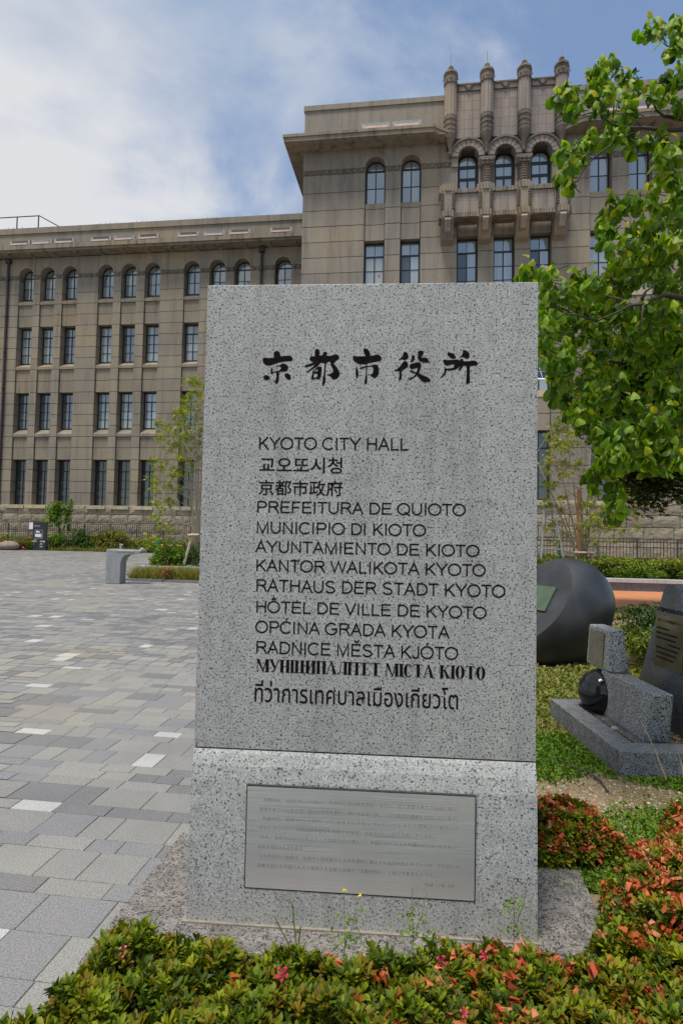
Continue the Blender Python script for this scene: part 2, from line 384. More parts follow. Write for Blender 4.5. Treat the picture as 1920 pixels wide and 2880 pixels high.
M['base_ground'] = simple('ground_far', (.20, .19, .175), rough=.95, var=.15, scale=.3)
sheet('ground', [(-400, -400), (400, -400), (400, 400), (-400, 400)], -.06, M['base_ground'])
plaza = sheet('plaza_paving', [tuple(sn(*q)[:2]) for q in [(-60, -3), (.25, -3), (.25, 12), (.25, 17.5), (-8.4, 17.5), (-8.4, 39.3), (-60, 39.3)]], -.006,
              simple('paving_joint_sand', (.20, .185, .155), rough=1, var=.3, scale=3), label='grey paved plaza of mixed granite setts')

# paving slabs: bands of two depths, stones of three lengths, five greys
tones = [((.228, .223, .210), .31), ((.250, .243, .225), .27), ((.166, .166, .167), .20), ((.200, .200, .203), .155), ((.40, .398, .385), .065)]
def pave_mat(name, attr, col=(.2, .2, .2)):
    m, t, p = newmat(name); l = t.links.new
    p.inputs['Roughness'].default_value = .8; p.inputs['Specular IOR Level'].default_value = .3
    g = nd(t, 'ShaderNodeNewGeometry')
    if attr: src = nd(t, 'ShaderNodeAttribute', attribute_name='tint').outputs['Color']
    else:
        c = nd(t, 'ShaderNodeRGB'); c.outputs[0].default_value = (*col, 1); src = c.outputs[0]
    n = nd(t, 'ShaderNodeTexNoise', _Scale=170.0, _Detail=3.0, _Roughness=.75); l(g.outputs['Position'], n.inputs['Vector'])
    a = ramp(t, n.outputs['Fac'], [(.3, (.5, .5, .5)), (.5, (1, 1, 1)), (.7, (1.5, 1.5, 1.5))])
    n2 = nd(t, 'ShaderNodeTexNoise', _Scale=.55, _Detail=6.0, _Roughness=.6); l(g.outputs['Position'], n2.inputs['Vector'])
    b = ramp(t, n2.outputs['Fac'], [(.30, (.74, .75, .78)), (.5, (1, 1, 1)), (.68, (1.12, 1.05, .94))])
    out = src
    for k in (a, b):
        mm = nd(t, 'ShaderNodeMixRGB', blend_type='MULTIPLY', _Fac=1.0); l(out, mm.inputs[1]); l(k.outputs[0], mm.inputs[2]); out = mm.outputs[0]
    l(out, p.inputs['Base Color'])
    bp = nd(t, 'ShaderNodeBump', _Strength=.35, _Distance=.003); l(n.outputs['Fac'], bp.inputs['Height']); l(bp.outputs[0], p.inputs['Normal'])
    return m
pmats = [pave_mat('paving_stone_%s' % k, False, tones[i][0]) for i, k in enumerate(['mid_grey', 'warm_grey', 'dark_grey', 'blue_grey', 'white'])]
pfar = pave_mat('paving_stone_field', True)
cum = np.cumsum([q[1] for q in tones])
meshes = {}
near = []; farq = []
nb = -.6
rnd = random.Random(3)
PED = [(-.795, 1.90), (.93, 1.97), (1.00, 2.47), (.98, 2.50), (-.69, 2.72)]
def in_ped(x, y):
    c = False; j = len(PED) - 1
    for i in range(len(PED)):
        (xi, yi), (xj, yj) = PED[i], PED[j]
        if (yi > y) != (yj > y) and x < (xj - xi) * (y - yi) / (yj - yi) + xi: c = not c
        j = i
    return c
while nb < 39.2:
    dep = .2 if rnd.random() < .55 else .1
    k = 1 if nb < 22 else 2
    s = -.80 * nb - 2.2 + rnd.random() * .3
    s = max(s, -45)
    lim = .22 if nb < 15.75 else -8.45
    while s < lim:
        w = rnd.choice([.14, .18, .18, .22, .27, .27, .31]) * (1 if nb < 22 else 1)
        e = min(s + w, lim)
        c = int(np.searchsorted(cum, rnd.random()))
        if c == 4 and (w > .25 or (nb < 3.2 and e > -1.05)): c = 0
        if e - s > .05:
            mid = sn((s + e) / 2, nb + dep / 2)
            d = math.hypot(mid.x, mid.y)
            if True:
                if nb < 9 and mid.y > .5: near.append((d, s, e, nb, dep, c))
                else: farq.append((s, e, nb, dep, c))
        s = e
    nb += dep
vis = [q for q in near if -.62 * (q[3] + .1) - .35 < (q[1] + q[2]) / 2 and (q[1] + q[2]) / 2 < -.16 * q[3] + .12 and q[3] > 1.0]
vis.sort(key=lambda q: q[0]); chosen = set(map(id, vis[:298]))
for q in near:
    if id(q) in chosen:
        _, s, e, nb, dep, c = q
        key = (round(e - s, 3), dep, c)
        if key not in meshes:
            g_ = .0014; w = e - s
            mb = MB(); a = .0022
            mb.hexa([(g_, g_, -.03), (w - g_, g_, -.03), (w - g_, dep - g_, -.03), (g_, dep - g_, -.03), (g_, g_, -a), (w - g_, g_, -a), (w - g_, dep - g_, -a), (g_, dep - g_, -a)])
            mb.hexa([(g_, g_, -a), (w - g_, g_, -a), (w - g_, dep - g_, -a), (g_, dep - g_, -a), (g_ + a, g_ + a, 0), (w - g_ - a, g_ + a, 0), (w - g_ - a, dep - g_ - a, 0), (g_ + a, dep - g_ - a, 0)])
            meshes[key] = mb.mesh('paving_stone', pmats[c])
        o = inst('paving_stone', meshes[key], plaza, sn(s, nb, rnd.uniform(-.0012, .0012)), (0, 0, -YB))
    else: farq.append(q[1:])
V = []; Fq = []; col = []
for s, e, nb, dep, c in farq:
    g_ = .004
    jit = rnd.uniform(.93, 1.07); z = -.001 + rnd.uniform(-.001, .001)
    b = len(V)
    for (a, bb) in ((s + g_, nb + g_), (e - g_, nb + g_), (e - g_, nb + dep - g_), (s + g_, nb + dep - g_)):
        q = sn(a, bb, z); V.append(q[:]); col.append((*[x * jit for x in tones[c][0]], 1))
    Fq.append((b, b + 1, b + 2, b + 3))
me = bpy.data.meshes.new('paving_stones'); me.from_pydata(V, [], Fq); me.materials.append(pfar)
ca = me.color_attributes.new('tint', 'FLOAT_COLOR', 'POINT'); ca.data.foreach_set('color', np.array(col, np.float32).ravel())
o = bpy.data.objects.new('paving_stone_field', me); link(o, plaza); o['kind'] = 'stuff'

# lawn bed right of the monument, orange path, planting beds
def lawn_mat():
    m, t, p = newmat('lawn_soil'); l = t.links.new
    p.inputs['Roughness'].default_value = 1; p.inputs['Specular IOR Level'].default_value = .1
    g = nd(t, 'ShaderNodeNewGeometry')
    n = nd(t, 'ShaderNodeTexNoise', _Scale=1.3, _Detail=5.0); l(g.outputs['Position'], n.inputs['Vector'])
    f = nd(t, 'ShaderNodeTexNoise', _Scale=55.0, _Detail=6.0, _Roughness=.75); l(g.outputs['Position'], f.inputs['Vector'])
    a = ramp(t, n.outputs['Fac'], [(.4, (.17, .14, .065)), (.55, (.29, .215, .13)), (.7, (.35, .265, .165))])
    b = ramp(t, f.outputs['Fac'], [(.3, (.5, .5, .5)), (.5, (1, 1, 1)), (.7, (1.6, 1.55, 1.5))])
    mm = nd(t, 'ShaderNodeMixRGB', blend_type='MULTIPLY', _Fac=1.0); l(a.outputs[0], mm.inputs[1]); l(b.outputs[0], mm.inputs[2]); l(mm.outputs[0], p.inputs['Base Color'])
    bp = nd(t, 'ShaderNodeBump', _Strength=.9, _Distance=.02); l(f.outputs['Fac'], bp.inputs['Height']); l(bp.outputs[0], p.inputs['Normal'])
    return m
M['lawn'] = lawn_mat()
sheet('lawn_soil', [tuple(sn(*q)[:2]) for q in [(.255, -3), (40, -3), (40, 13.0), (.255, 13.0)]], -.012, M['lawn'], label='patchy lawn with bare sandy soil')
sheet('orange_path', [tuple(sn(*q)[:2]) for q in [(.255, 13.0), (40, 13.0), (40, 17.55), (-7.0, 17.55), (-7.0, 17.05), (.255, 17.05)]], .003, M['orange'], label='orange resin footpath')
sheet('planting_soil', [tuple(sn(*q)[:2]) for q in [(-4.5, 17.8), (40, 17.8), (40, 33), (-4.5, 33)]], .15, M['soil'])
sheet('garden_soil', [tuple(sn(*q)[:2]) for q in [(-60, 39.35), (-8, 39.35), (-8, 43.7), (-60, 43.7)]], .02, M['soil'])
sheet('garden_soil', [tuple(sn(*q)[:2]) for q in [(-8.2, 17.95), (-4.52, 17.95), (-4.52, 23.5), (-8.2, 23.5)]], .13, M['soil'], thick=.15)

# planter kerb: coping stones over a darker base; the left end runs out free as a low bench ledge
kerb = thing('planter_kerb', 'long low pale granite kerb of the hedge bed behind the monuments', 'kerb', sn(-8.85, 17.6), -YB)
x = 0.0; L_ = 15.7; cw = .98
me1 = MB().box(.003, cw - .003, -.02, .36, .235, .335).mesh('coping_stone', M['pale'])
me2 = MB().box(0, cw, .05, .3, 0, .2345).mesh('kerb_base', M['kerb'])
k = 0
while x < L_:
    inst('coping_stone', me1, kerb, (x, 0, 0))
    if x > 2.0: inst('base_stone', me2, kerb, (x, 0, -.01))
    x += cw; k += 1
MB().box(.3, 2.0, .08, .28, .17, .2345).build('support_beam', M['kerb'], kerb)

# ---------------------------------------------------------------- city hall
HALL = thing('city_hall_building', 'long brown stone-faced hall with arched top windows and a raised central block', 'building', sn(0, 44), -YB)
def rt(me, name, parent, loc=(0, 0, 0)): return inst(name, me, parent, loc)
pane_cache = {}
def window(parent, x, z, w, h, y, rows, transom, arch=False, pane='pane', heavy=.09, openleaf=False, mark=False, door=False):
    """framed window with its lower left corner at (x, z); rows = heights of the muntin lines as fractions of the part under the transom"""
    key = (round(w, 2), round(h, 2), tuple(rows), transom, arch, pane, door)
    if key not in pane_cache:
        mb = MB(); fr = heavy; mu = .035; d = .08
        r = w / 2
        mb.box(0, w, 0, d, 0, fr); mb.box(0, fr, 0, d, fr, h); mb.box(w - fr, w, 0, d, fr, h)
        zt = transom * h if not arch else h
        pn = []
        top = h
        if arch:
            n = 12; pts = []
            for i in range(n):
                a0 = PI * i / n; a1 = PI * (i + 1) / n
                q = []
                for (rr_, a) in ((r - fr, a0), (r, a0), (r, a1), (r - fr, a1)): q.append((r + rr_ * math.cos(a), h + rr_ * math.sin(a)))
                mb.prism(q, 0, d, 'y')
            mb.box(fr, w - fr, -.01, d, h - fr / 2, h + fr / 2)
            mb.box(r - mu / 2 - .008, r + mu / 2 + .008, 0.005, d - .01, h + fr / 2, h + r - fr)
            for sgn in (-1, 1):
                poly = [(r + sgn * mu / 2, h + fr / 2), (r + sgn * (r - fr), h + fr / 2)] + [(r + sgn * (r - fr) * math.cos(a), h + (r - fr) * math.sin(a)) for a in [PI / 2 * j / 6 for j in range(1, 6)]] + [(r + sgn * mu / 2, h + r - fr)]
                pn.append((MB().prism(poly, 0, .012, 'y').mesh('pane', M[pane]), (0, d / 2, 0)))
            body = h - fr / 2
        else:
            mb.box(fr, w - fr, 0, d, h - fr, h)
            mb.box(fr, w - fr, -.01, d, zt - fr / 2, zt + fr / 2)
            mb.box(r - mu / 2, r + mu / 2, 0.005, d - .01, zt + fr / 2, h - fr)
            ph = h - fr - zt - fr / 2
            pm = MB().box(0, r - fr - mu / 2, 0, .012, 0, ph).mesh('pane', M[pane])
            for sx in (fr, r + mu / 2): pn.append((pm, (sx, d / 2, zt + fr / 2)))
            body = zt - fr / 2
        mw = fr * .75 if not door else mu
        ox = fr if not door else fr + .17
        oz = fr if not door else fr + .1
        if door:
            mb.box(fr, ox, .004, d - .01, fr, body); mb.box(w - ox, w - fr, .004, d - .01, fr, body); mb.box(ox, w - ox, .004, d - .01, body - .16, body)
            body -= .16
        mb.box(r - mw / 2, r + mw / 2, -.005, d - .005, fr, body)
        cuts = [oz] + [fr + (body - fr) * q for q in rows] + [body]
        for q in cuts[1:-1]:
            mb.box(ox, r - mw / 2, .006, d - .012, q - mu / 2, q + mu / 2); mb.box(r + mw / 2, w - ox, .006, d - .012, q - mu / 2, q + mu / 2)
        for i in range(len(cuts) - 1):
            z0 = cuts[i] + (mu / 2 if i else 0); z1 = cuts[i + 1] - (mu / 2 if i < len(cuts) - 2 else 0)
            pm = MB().box(0, r - ox - mw / 2, 0, .012, 0, z1 - z0).mesh('pane', M[pane])
            for sx in (ox, r + mw / 2): pn.append((pm, (sx, d / 2, z0)))
        pane_cache[key] = (mb.mesh('window', M['frame']), pn)
    fm, pn = pane_cache[key]
    o = inst('window', fm, parent, (x, y, z))
    for pm, l in pn:
        if openleaf and l[0] < w * .4 and l[2] < h * .7:
            if ('dark', pm.name) not in pane_cache:
                q_ = pm.copy(); q_.materials.clear(); q_.materials.append(M['pane_dark']); pane_cache[('dark', pm.name)] = q_
            pm = pane_cache[('dark', pm.name)]
        inst('pane', pm, o, l)
    if mark:
        s = .11; MB().prism([(-s, s), (s, s), (0, -s)], 0, .006, 'y').build('red_triangle', M['redmark'], o, (w * .73, .02, h * .42))
    return o
def arch_wall(parent, x0, x1, z0, z1, cx, r, y0, y1, m, name='arch_panel'):
    n = 14; mb = MB()
    pts = [(cx + r * math.cos(PI - PI * i / n), z0 + r * math.sin(PI - PI * i / n)) for i in range(n + 1)]
    tops = []
    for i, (a, b) in enumerate(pts):
        tops.append((x0 + (x1 - x0) * i / n, z1))
    for i in range(n):
        v = []
        for y in (y0, y1):
            v += [(pts[i][0], y, pts[i][1]), (pts[i + 1][0], y, pts[i + 1][1]), (tops[i + 1][0], y, z1), (tops[i][0], y, z1)]
        mb.add(v, [(0, 1, 2, 3), (7, 6, 5, 4), (0, 4, 5, 1), (3, 2, 6, 7)])
    # side wedges
    for (xe, px) in ((x0, pts[0]), (x1, pts[-1])):
        v = [(xe, y0, z0), (px[0], y0, z0), (xe, y0, z1), (xe, y1, z0), (px[0], y1, z0), (xe, y1, z1)]
        mb.add(v, [(0, 1, 2), (5, 4, 3), (0, 3, 4, 1), (0, 2, 5, 3)])
    return mb.build(name, m, parent, fix=True)
def arch_ring(parent, cx, z0, r0, r1, y0, y1, m, name='arch_moulding', n=14, a0=0, a1=PI):
    mb = MB()
    for i in range(n):
        p = []
        for (rr_, a) in ((r0, a0 + (a1 - a0) * i / n), (r1, a0 + (a1 - a0) * i / n), (r1, a0 + (a1 - a0) * (i + 1) / n), (r0, a0 + (a1 - a0) * (i + 1) / n)):
            p.append((cx + rr_ * math.cos(a), z0 + rr_ * math.sin(a)))
        mb.prism(p, y0, y1, 'y')
    return mb.build(name, m, parent, fix=False)
boxc = {}
def piece(name, parent, x0, x1, y0, y1, z0, z1, m, gap=.019, bev=0):
    key = (name, round(x1 - x0, 2), round(y1 - y0, 2), round(z1 - z0, 2), m.name)
    if key not in boxc: boxc[key] = MB().box(gap, x1 - x0 - gap, 0, y1 - y0, gap, z1 - z0 - gap).mesh(name, m)
    return inst(name, boxc[key], parent, (x0, y0, z0))
def rough_stone(name, parent, x0, x1, z0, z1, yf, m):
    k = rnd.random(); g_ = .02; w = x1 - x0; h = z1 - z0; b = .05 + .05 * k
    mb = MB()
    nx, nz = 4, 3; V = []; 
    for j in range(nz + 1):
        for i in range(nx + 1):
            e = i in (0, nx) or j in (0, nz)
            V.append((g_ + (w - 2 * g_) * i / nx, 0 if e else -b * rnd.uniform(.3, .7), g_ + (h - 2 * g_) * j / nz))
    F_ = [(j * 5 + i, j * 5 + i + 1, (j + 1) * 5 + i + 1, (j + 1) * 5 + i) for j in range(nz) for i in range(nx)]
    mb.add(V, F_)
    mb.add([(g_, 0, g_), (w - g_, 0, g_), (w - g_, 0, h - g_), (g_, 0, h - g_), (g_, .15, g_), (w - g_, .15, g_), (w - g_, .15, h - g_), (g_, .15, h - g_)], [(0, 4, 5, 1), (1, 5, 6, 2), (2, 6, 7, 3), (3, 7, 4, 0)])
    return mb.build(name, m, parent, (x0, yf, z0), fix=False)

# --- the long wing (its face lies in the plane y = 0 of the hall)
Rr = [-36.85, -34.90, -31.83, -29.91, -27.96, -24.82, -22.85, -20.84, -17.55, -15.45, -13.42, -10.16]
OW = 1.28; REC = .60
ops = [(r - OW, r) for r in Rr]
wing_l, wing_r = -43.0, -7.2
jo = [3.48, 4.53, 5.44, 6.39, 7.20, 8.17, 9.07, 9.97, 10.87, 11.77, 12.69, 13.65, 14.6, 15.5, 16.4, 17.3, 18.18, 19.1, 20.0, 20.9, 22.13]
MB().box(wing_l, wing_r, .72, 9, 0, 26.0).build('wing_core', M['joint'], HALL)
edges = [wing_l] + [e for o_ in ops for e in o_] + [wing_r]
piers = [(edges[i], edges[i + 1]) for i in range(0, len(edges), 2)]
for (a, b) in piers:
    for i in range(len(jo) - 1):
        piece('pier_block', HALL, a, b, 0, .72, jo[i], jo[i + 1], M['wall'])
    # frieze of small carved rosettes on each pier, then plain wall up to the cornice
    n = max(1, int(round((b - a - .1) / .42)))
    MB().box(a, b, .03, .72, 22.13, 22.47).build('frieze_ground', M['carved'], HALL)
    mb = MB()
    for k in range(n):
        xx = a + (b - a) * (k + .5) / n
        if b - a < 4:
            mb.lathe([(.17, 0), (.15, .05), (.07, .06), (.09, .10), (.02, .12)], 8, (0, 0))
            base = len(mb.v) - 40
            for q in range(base, len(mb.v)):
                px, py, pz = mb.v[q]; mb.v[q] = (xx + px, .03 - pz, 22.30 + py)
    if mb.v: mb.build('frieze_rosettes', M['carved'], HALL, fix=False)
    MB().box(a, b, 0, .72, 22.47, 23.9).build('upper_wall', M['wall'], HALL)
rows = [('A', 3.48, 7.20), ('B', 9.75, 12.69), ('C', 15.20, 18.18), ('D', 20.62, 22.47)]
nwin = 0
for ci, (a, b) in enumerate(ops):
    cx = (a + b) / 2
    for i in (4, 5, 10, 11, 16, 17):
        if i + 1 < len(jo): piece('spandrel_panel', HALL, a, b, .13, .72, jo[i], jo[i + 1], M['wall2'])
    arch_wall(HALL, a, b, 22.47, 23.9, cx, OW / 2, .0, .72, M['wall'])
    arch_ring(HALL, cx, 22.47, OW / 2, OW / 2 + .18, -.05, 0.0, M['wall'])
    # sloping sills
    for z0, zt in ((9.07, 9.75), (14.6, 15.20), (20.0, 20.62)):
        MB().add([(a, .02, z0), (b, .02, z0), (b, .72, z0), (a, .72, z0), (a, .02, z0 + .22), (b, .02, z0 + .22), (b, REC + .06, zt), (a, REC + .06, zt)],
                 [(0, 3, 2, 1), (4, 5, 6, 7), (0, 1, 5, 4), (1, 2, 6, 5), (2, 3, 7, 6), (3, 0, 4, 7)]).build('window_sill', M['sill'] if z0 < 9 else M['wall2'], HALL)
    MB().box(a - .12, b + .12, -.28, REC, 3.22, 3.44).build('window_sill', M['sill'], HALL)
    pa = 'pane_dark'
    window(HALL, a, 3.46, OW, 3.74, REC, (.25, .5, .75), .76, pane=pa)
    window(HALL, a, 9.75, OW, 2.94, REC, (.34, .67), .74, pane=rnd.choice(['pane', 'pane', 'pane_mid']) if ci > 4 else 'pane_mid')
    window(HALL, a, 15.20, OW, 2.98, REC, (.34, .67), .74, pane=rnd.choice(['pane', 'pane', 'pane_mid']), mark=(ci == 5))
    window(HALL, a, 20.60, OW, 1.87, REC, (.5,), 1, arch=True, pane='pane', mark=(ci in (5, 10)))
# plinth of rusticated granite
zc = [.0, .72, 1.43, 2.13, 2.81, 3.46]
for i in range(5):
    x = -39 + (i % 2) * .5
    while x < -8.4:
        w = rnd.uniform(1.0, 1.5); e = min(x + w, -8.2)
        if i >= 1: rough_stone('plinth_stone', HALL, x, e, zc[i], zc[i + 1], -.16, M['plinth'])
        x = e
MB().box(wing_l, wing_r, -.10, .72, 0, 3.42).build('plinth_core', M['joint'], HALL)
MB().box(wing_l, wing_r, -.05, .3, 3.40, 3.52).build('plinth_ledge', M['sill'], HALL)
# cornice, parapet, downpipes
mb = MB(); mb.box(wing_l, wing_r, -.98, .8, 23.98, 24.14).box(wing_l, wing_r, -1.12, .7, 24.14, 24.5)
for k in range(18):
    xx = wing_l + 1 + k * 2.0
    mb.box(xx, xx + .35, -.8, .1, 23.9, 23.98)
mb.build('cornice', M['cornice'], HALL)
MB().box(wing_l, wing_r, .25, 8.9, 23.9, 26.14).box(wing_l, wing_r, .16, 9.0, 26.14, 26.62).build('parapet', M['wall'], HALL)
for xx in (-34.05, -12.5):
    mb = MB().tube([(xx, -.14, 2.0), (xx, -.14, 23.6)], .10, 8)
    mb.box(xx - .2, xx + .2, -.3, 0, 23.5, 23.9)
    for zz in range(4, 23, 3): mb.lathe([(.135, zz), (.135, zz + .12)], 8, (xx, -.14))
    mb.build('downpipe', M['pipe'], HALL)
hous = MB().box(-.32, 1.42, .05, .2, 0, .42).mesh('light_housing', M['greymetal'])
for ci, (a, b) in enumerate(ops):
    h_ = inst('cornice_light_box', hous, HALL, (a + .1, -1.02, 24.52))
    MB().box(-.1, 1.2, -.02, .05, .13, .38).build('glass_front', M['pane_mid'] if ci % 3 == 0 else M['pane_dark'], h_)
    MB().box(-.18, 1.28, -.12, .05, 0, .13).build('pink_base', M['copper'], h_)
mb = MB()
for k in range(6):
    xx = -31.9 - k * 1.95
    mb.box(xx - .035, xx + .035, .36, .43, 26.62, 27.75)
mb.tube([(-43, .4, 27.75), (-31.85, .4, 27.75), (-29.3, 2.6, 26.75)], .042, 6)
mb.build('roof_railing', M['frame'], HALL)
mb = MB()
for xx in (-26.2, -25.3, -23.0, -17.0, -16.2, -14.6, -36.0, -34.4, -33.6):
    for k in range(5):
        dx = (k - 2) * .18
        mb.add([(xx + dx - .08, .4, 26.6), (xx + dx + .08, .4, 26.6), (xx + dx * 1.5, .45, 26.85 + (k % 2) * .12)], [(0, 1, 2)])
mb.build('bird_spikes', M['greymetal'], HALL, fix=False)

# --- the central block: its face stands 8 m in front of the wing (hall plane y = -8)
KB = .8675
def bx(s): return s * KB
def bz(z): return 1.35 + (z - 1.35) * KB
YF = -8.0
bops = [(-4.25, -2.80), (-1.65, -.25), (2.35, 3.78), (4.89, 6.31), (7.37, 8.78), (11.35, 12.75), (13.9, 15.35)]
bl, br = -8.85, 19.95
bj = [4.12, 5.33, 6.54, 7.75, 8.96, 10.14, 11.33, 12.40, 13.48, 14.55, 15.63, 16.91, 18.2, 19.36, 20.51, 21.67, 22.83, 24.0, 25.18, 26.5, 27.84]
MB().box(bx(bl) + .02, bx(br) - .02, YF + .62, 2, 0, bz(29.5)).build('block_core', M['joint'], HALL)
ed = [bl] + [e for o_ in bops for e in o_] + [br]
bp_ = [(ed[i], ed[i + 1]) for i in range(0, len(ed), 2)]
for pi_, (a, b) in enumerate(bp_):
    centre = 1.0 < (a + b) / 2 < 10.2
    for i in range(len(bj) - 1):
        piece('wall_block', HALL, bx(a), bx(b), YF, YF + .62, bz(bj[i]), bz(bj[i + 1]), M['blockwall'])
    MB().box(bx(a), bx(b), YF, YF + .62, bz(28.24), bz(30.0)).build('upper_wall', M['blockwall'], HALL)
    MB().box(bx(a), bx(b), YF + .03, YF + .62, bz(27.84), bz(28.24)).build('frieze_ground', M['carved'], HALL)
    n = max(2, int(round((b - a) / .5))); mb = MB()
    for k in range(n):
        xx = bx(a + (b - a) * (k + .5) / n)
        for (dx, dz, r_) in ((0, .0, .13), (.10, .08, .06), (-.10, .08, .06), (.1, -.08, .06), (-.1, -.08, .06)):
            mb.lathe([(r_, 0), (r_ * .8, .06), (.02, .09)], 7)
            for q in range(len(mb.v) - 21, len(mb.v)):
                px, py, pz = mb.v[q]; mb.v[q] = (xx + dx + px, YF + .03 - pz, bz(28.04) + dz + py)
    mb.build('frieze_rosettes', M['carved'], HALL, fix=False)
    # the side of the block (seen from the left of the camera)
for i in range(len(bj) - 1):
    MB().box(0, .3, .012, 8.6, .012, bz(bj[i + 1]) - bz(bj[i]) - .012).build('side_block', M['blockwall'], HALL, (bx(bl) - .001, YF + .62, bz(bj[i])))
BR = .50
for ci, (a, b) in enumerate(bops):
    cen = 2 <= ci <= 4
    A_, B_ = bx(a), bx(b); w = B_ - A_; cx = (A_ + B_) / 2
    for i in (4, 5, 10, 11, 16, 17):
        piece('spandrel_panel', HALL, A_, B_, YF + .12, YF + .62, bz(bj[i]), bz(bj[i + 1]), M['blockwall'])
    zs = bz(28.2)
    if not cen:
        arch_wall(HALL, A_, B_, bz(28.24), bz(30.0), cx, w / 2, YF, YF + .62, M['blockwall'])
        arch_ring(HALL, cx, bz(28.24), w / 2, w / 2 + .2, YF - .05, YF, M['blockwall'])
        MB().box(A_, B_, YF + .1, YF + .62, bz(25.18), bz(25.55)).build('window_sill', M['wall2'], HALL)
        window(HALL, A_, bz(25.6), w, bz(28.24) - bz(25.6), YF + BR, (.5,), 1, arch=True)
    else:
        arch_wall(HALL, A_, B_, bz(28.45), bz(30.0), cx, w / 2, YF + .1, YF + .62, M['blockwall'])
        window(HALL, A_, bz(25.2), w, bz(27.4) - bz(25.2), YF + BR, (), 1.0, pane='pane', door=True, mark=(ci != 3), arch=False) if False else None
        window(HALL, A_, bz(25.0), w, bz(28.2) - bz(25.0), YF + BR, (), .70, pane='pane', heavy=.16, mark=(ci != 3))
        # fan light above
        mb = MB(); r_ = w / 2
        pl = [(cx - r_, bz(28.2)), (cx + r_, bz(28.2))] + [(cx + r_ * math.cos(PI * k / 12), bz(28.45) + r_ * math.sin(PI * k / 12)) for k in range(13)]
        mb.prism(pl, YF + BR + .05, YF + BR + .1, 'y'); fo = mb.build('fan_light', M['frame'], HALL)
        for sgn in (-1, 1):
            q = [(cx + sgn * .03, bz(28.25)), (cx + sgn * (r_ - .14), bz(28.25))] + [(cx + sgn * (r_ - .14) * math.cos(PI / 2 * k / 6), bz(28.3) + (r_ - .14) * math.sin(PI / 2 * k / 6)) for k in range(6)] + [(cx + sgn * .03, bz(28.3) + r_ - .14)]
            MB().prism(q, YF + BR + .02, YF + BR + .045, 'y').build('pane', M['pane'], fo)
    for zt, zb in ((22.83, 18.67), (15.63, 11.75), (8.96, 4.15)):
        lowest = zb < 5
        pa = 'pane_dark' if lowest else 'pane'
        window(HALL, A_, bz(zb), w, bz(zt) - bz(zb) - .01, YF + BR, (.25, .5, .75) if lowest else (.34, .67), .76, pane=pa, mark=(zt > 20 and ci in (0, 5)), openleaf=(zt > 20 and ci in (1, 2, 4)))
        if not lowest:
            MB().box(A_, B_, YF + .08, YF + .62, bz(zb - .45), bz(zb)).build('window_sill', M['sill'], HALL)
        else:
            MB().box(A_ - .12, B_ + .12, YF - .28, YF + .5, bz(3.78), bz(4.06)).build('window_sill', M['sill'], HALL)
MB().box(bx(bl) - .05, bx(br) + .05, YF - .06, YF + .4, bz(3.98), bz(4.14)).build('plinth_ledge', M['sill'], HALL)
MB().box(bx(bl), bx(br), YF - .08, YF + .7, 0, bz(4.0)).build('plinth_core', M['joint'], HALL)
bc = [.35, 1.4, 2.40, 3.2, 4.0]
for i in range(4):
    x = bl + (i % 2) * .8 - 1
    while x < br:
        w = rnd.uniform(1.5, 1.9); e = min(x + w, br); xs = max(x, bl)
        if e > xs + .1: rough_stone('plinth_stone', HALL, bx(xs), bx(e), bz(bc[i]), bz(bc[i + 1]), YF - .16, M['plinth'])
        x = e
# cornice on both flanks of the tower
for (x0, x1, sg) in ((-8.70, 1.50, 1), (8.15, 17.9 + 1.0, -1)):
    mb = MB()
    zt, zl = 26.34, 25.9
    if sg == 1:
        mb.prism([(x0, YF - 1.15), (x1 - 1.0, YF - 1.15), (x1, YF - .45), (x1, YF + .3), (x0, YF + 8.5)], zl, zt - .18, 'z')
        mb.prism([(x0 - .06, YF - 1.22), (x1 - 1.0, YF - 1.22), (x1 + .05, YF - .5), (x1 + .05, YF + .3), (x0 - .06, YF + 8.5)], zt - .18, zt, 'z')
        for k in range(5): mb.box(x0 + 1.6 + k * 1.9, x0 + 2.3 + k * 1.9, YF - .95, YF - .1, zl - .05, zl)
    else:
        mb.prism([(x0, YF + .3), (x0, YF - .45), (x0 + 1.0, YF - 1.15), (x1, YF - 1.15), (x1, YF + 8.5)], zl, zt - .18, 'z')
        mb.prism([(x0 - .05, YF + .3), (x0 - .05, YF - .5), (x0 + 1.0, YF - 1.22), (x1 + .06, YF - 1.22), (x1 + .06, YF + 8.5)], zt - .18, zt, 'z')
        for k in range(5): mb.box(x0 + 1.3 + k * 1.9, x0 + 2.0 + k * 1.9, YF - .95, YF - .1, zl - .05, zl)
    mb.build('cornice', M['cornice'], HALL)
for (x0, x1) in ((bx(bl), bx(1.8)), (bx(9.3), bx(br))):
    MB().box(x0 + .02, x1, YF + .08, YF + 8.5, bz(29.9), bz(32.82)).box(x0 - .04, x1, YF, YF + 8.6, bz(32.82), bz(33.2)).build('parapet', M['blockwall'], HALL)
for xx in (-3.55, -1.65, 10.4, 12.1):
    h_ = inst('cornice_light_box', hous, HALL, (xx, YF - 1.08, 26.36))
    MB().box(-.1, 1.2, -.02, .05, .14, .40).build('glass_front', M['pane_mid'], h_)
    MB().box(-.18, 1.28, -.12, .05, 0, .14).build('pink_base', M['copper'], h_)
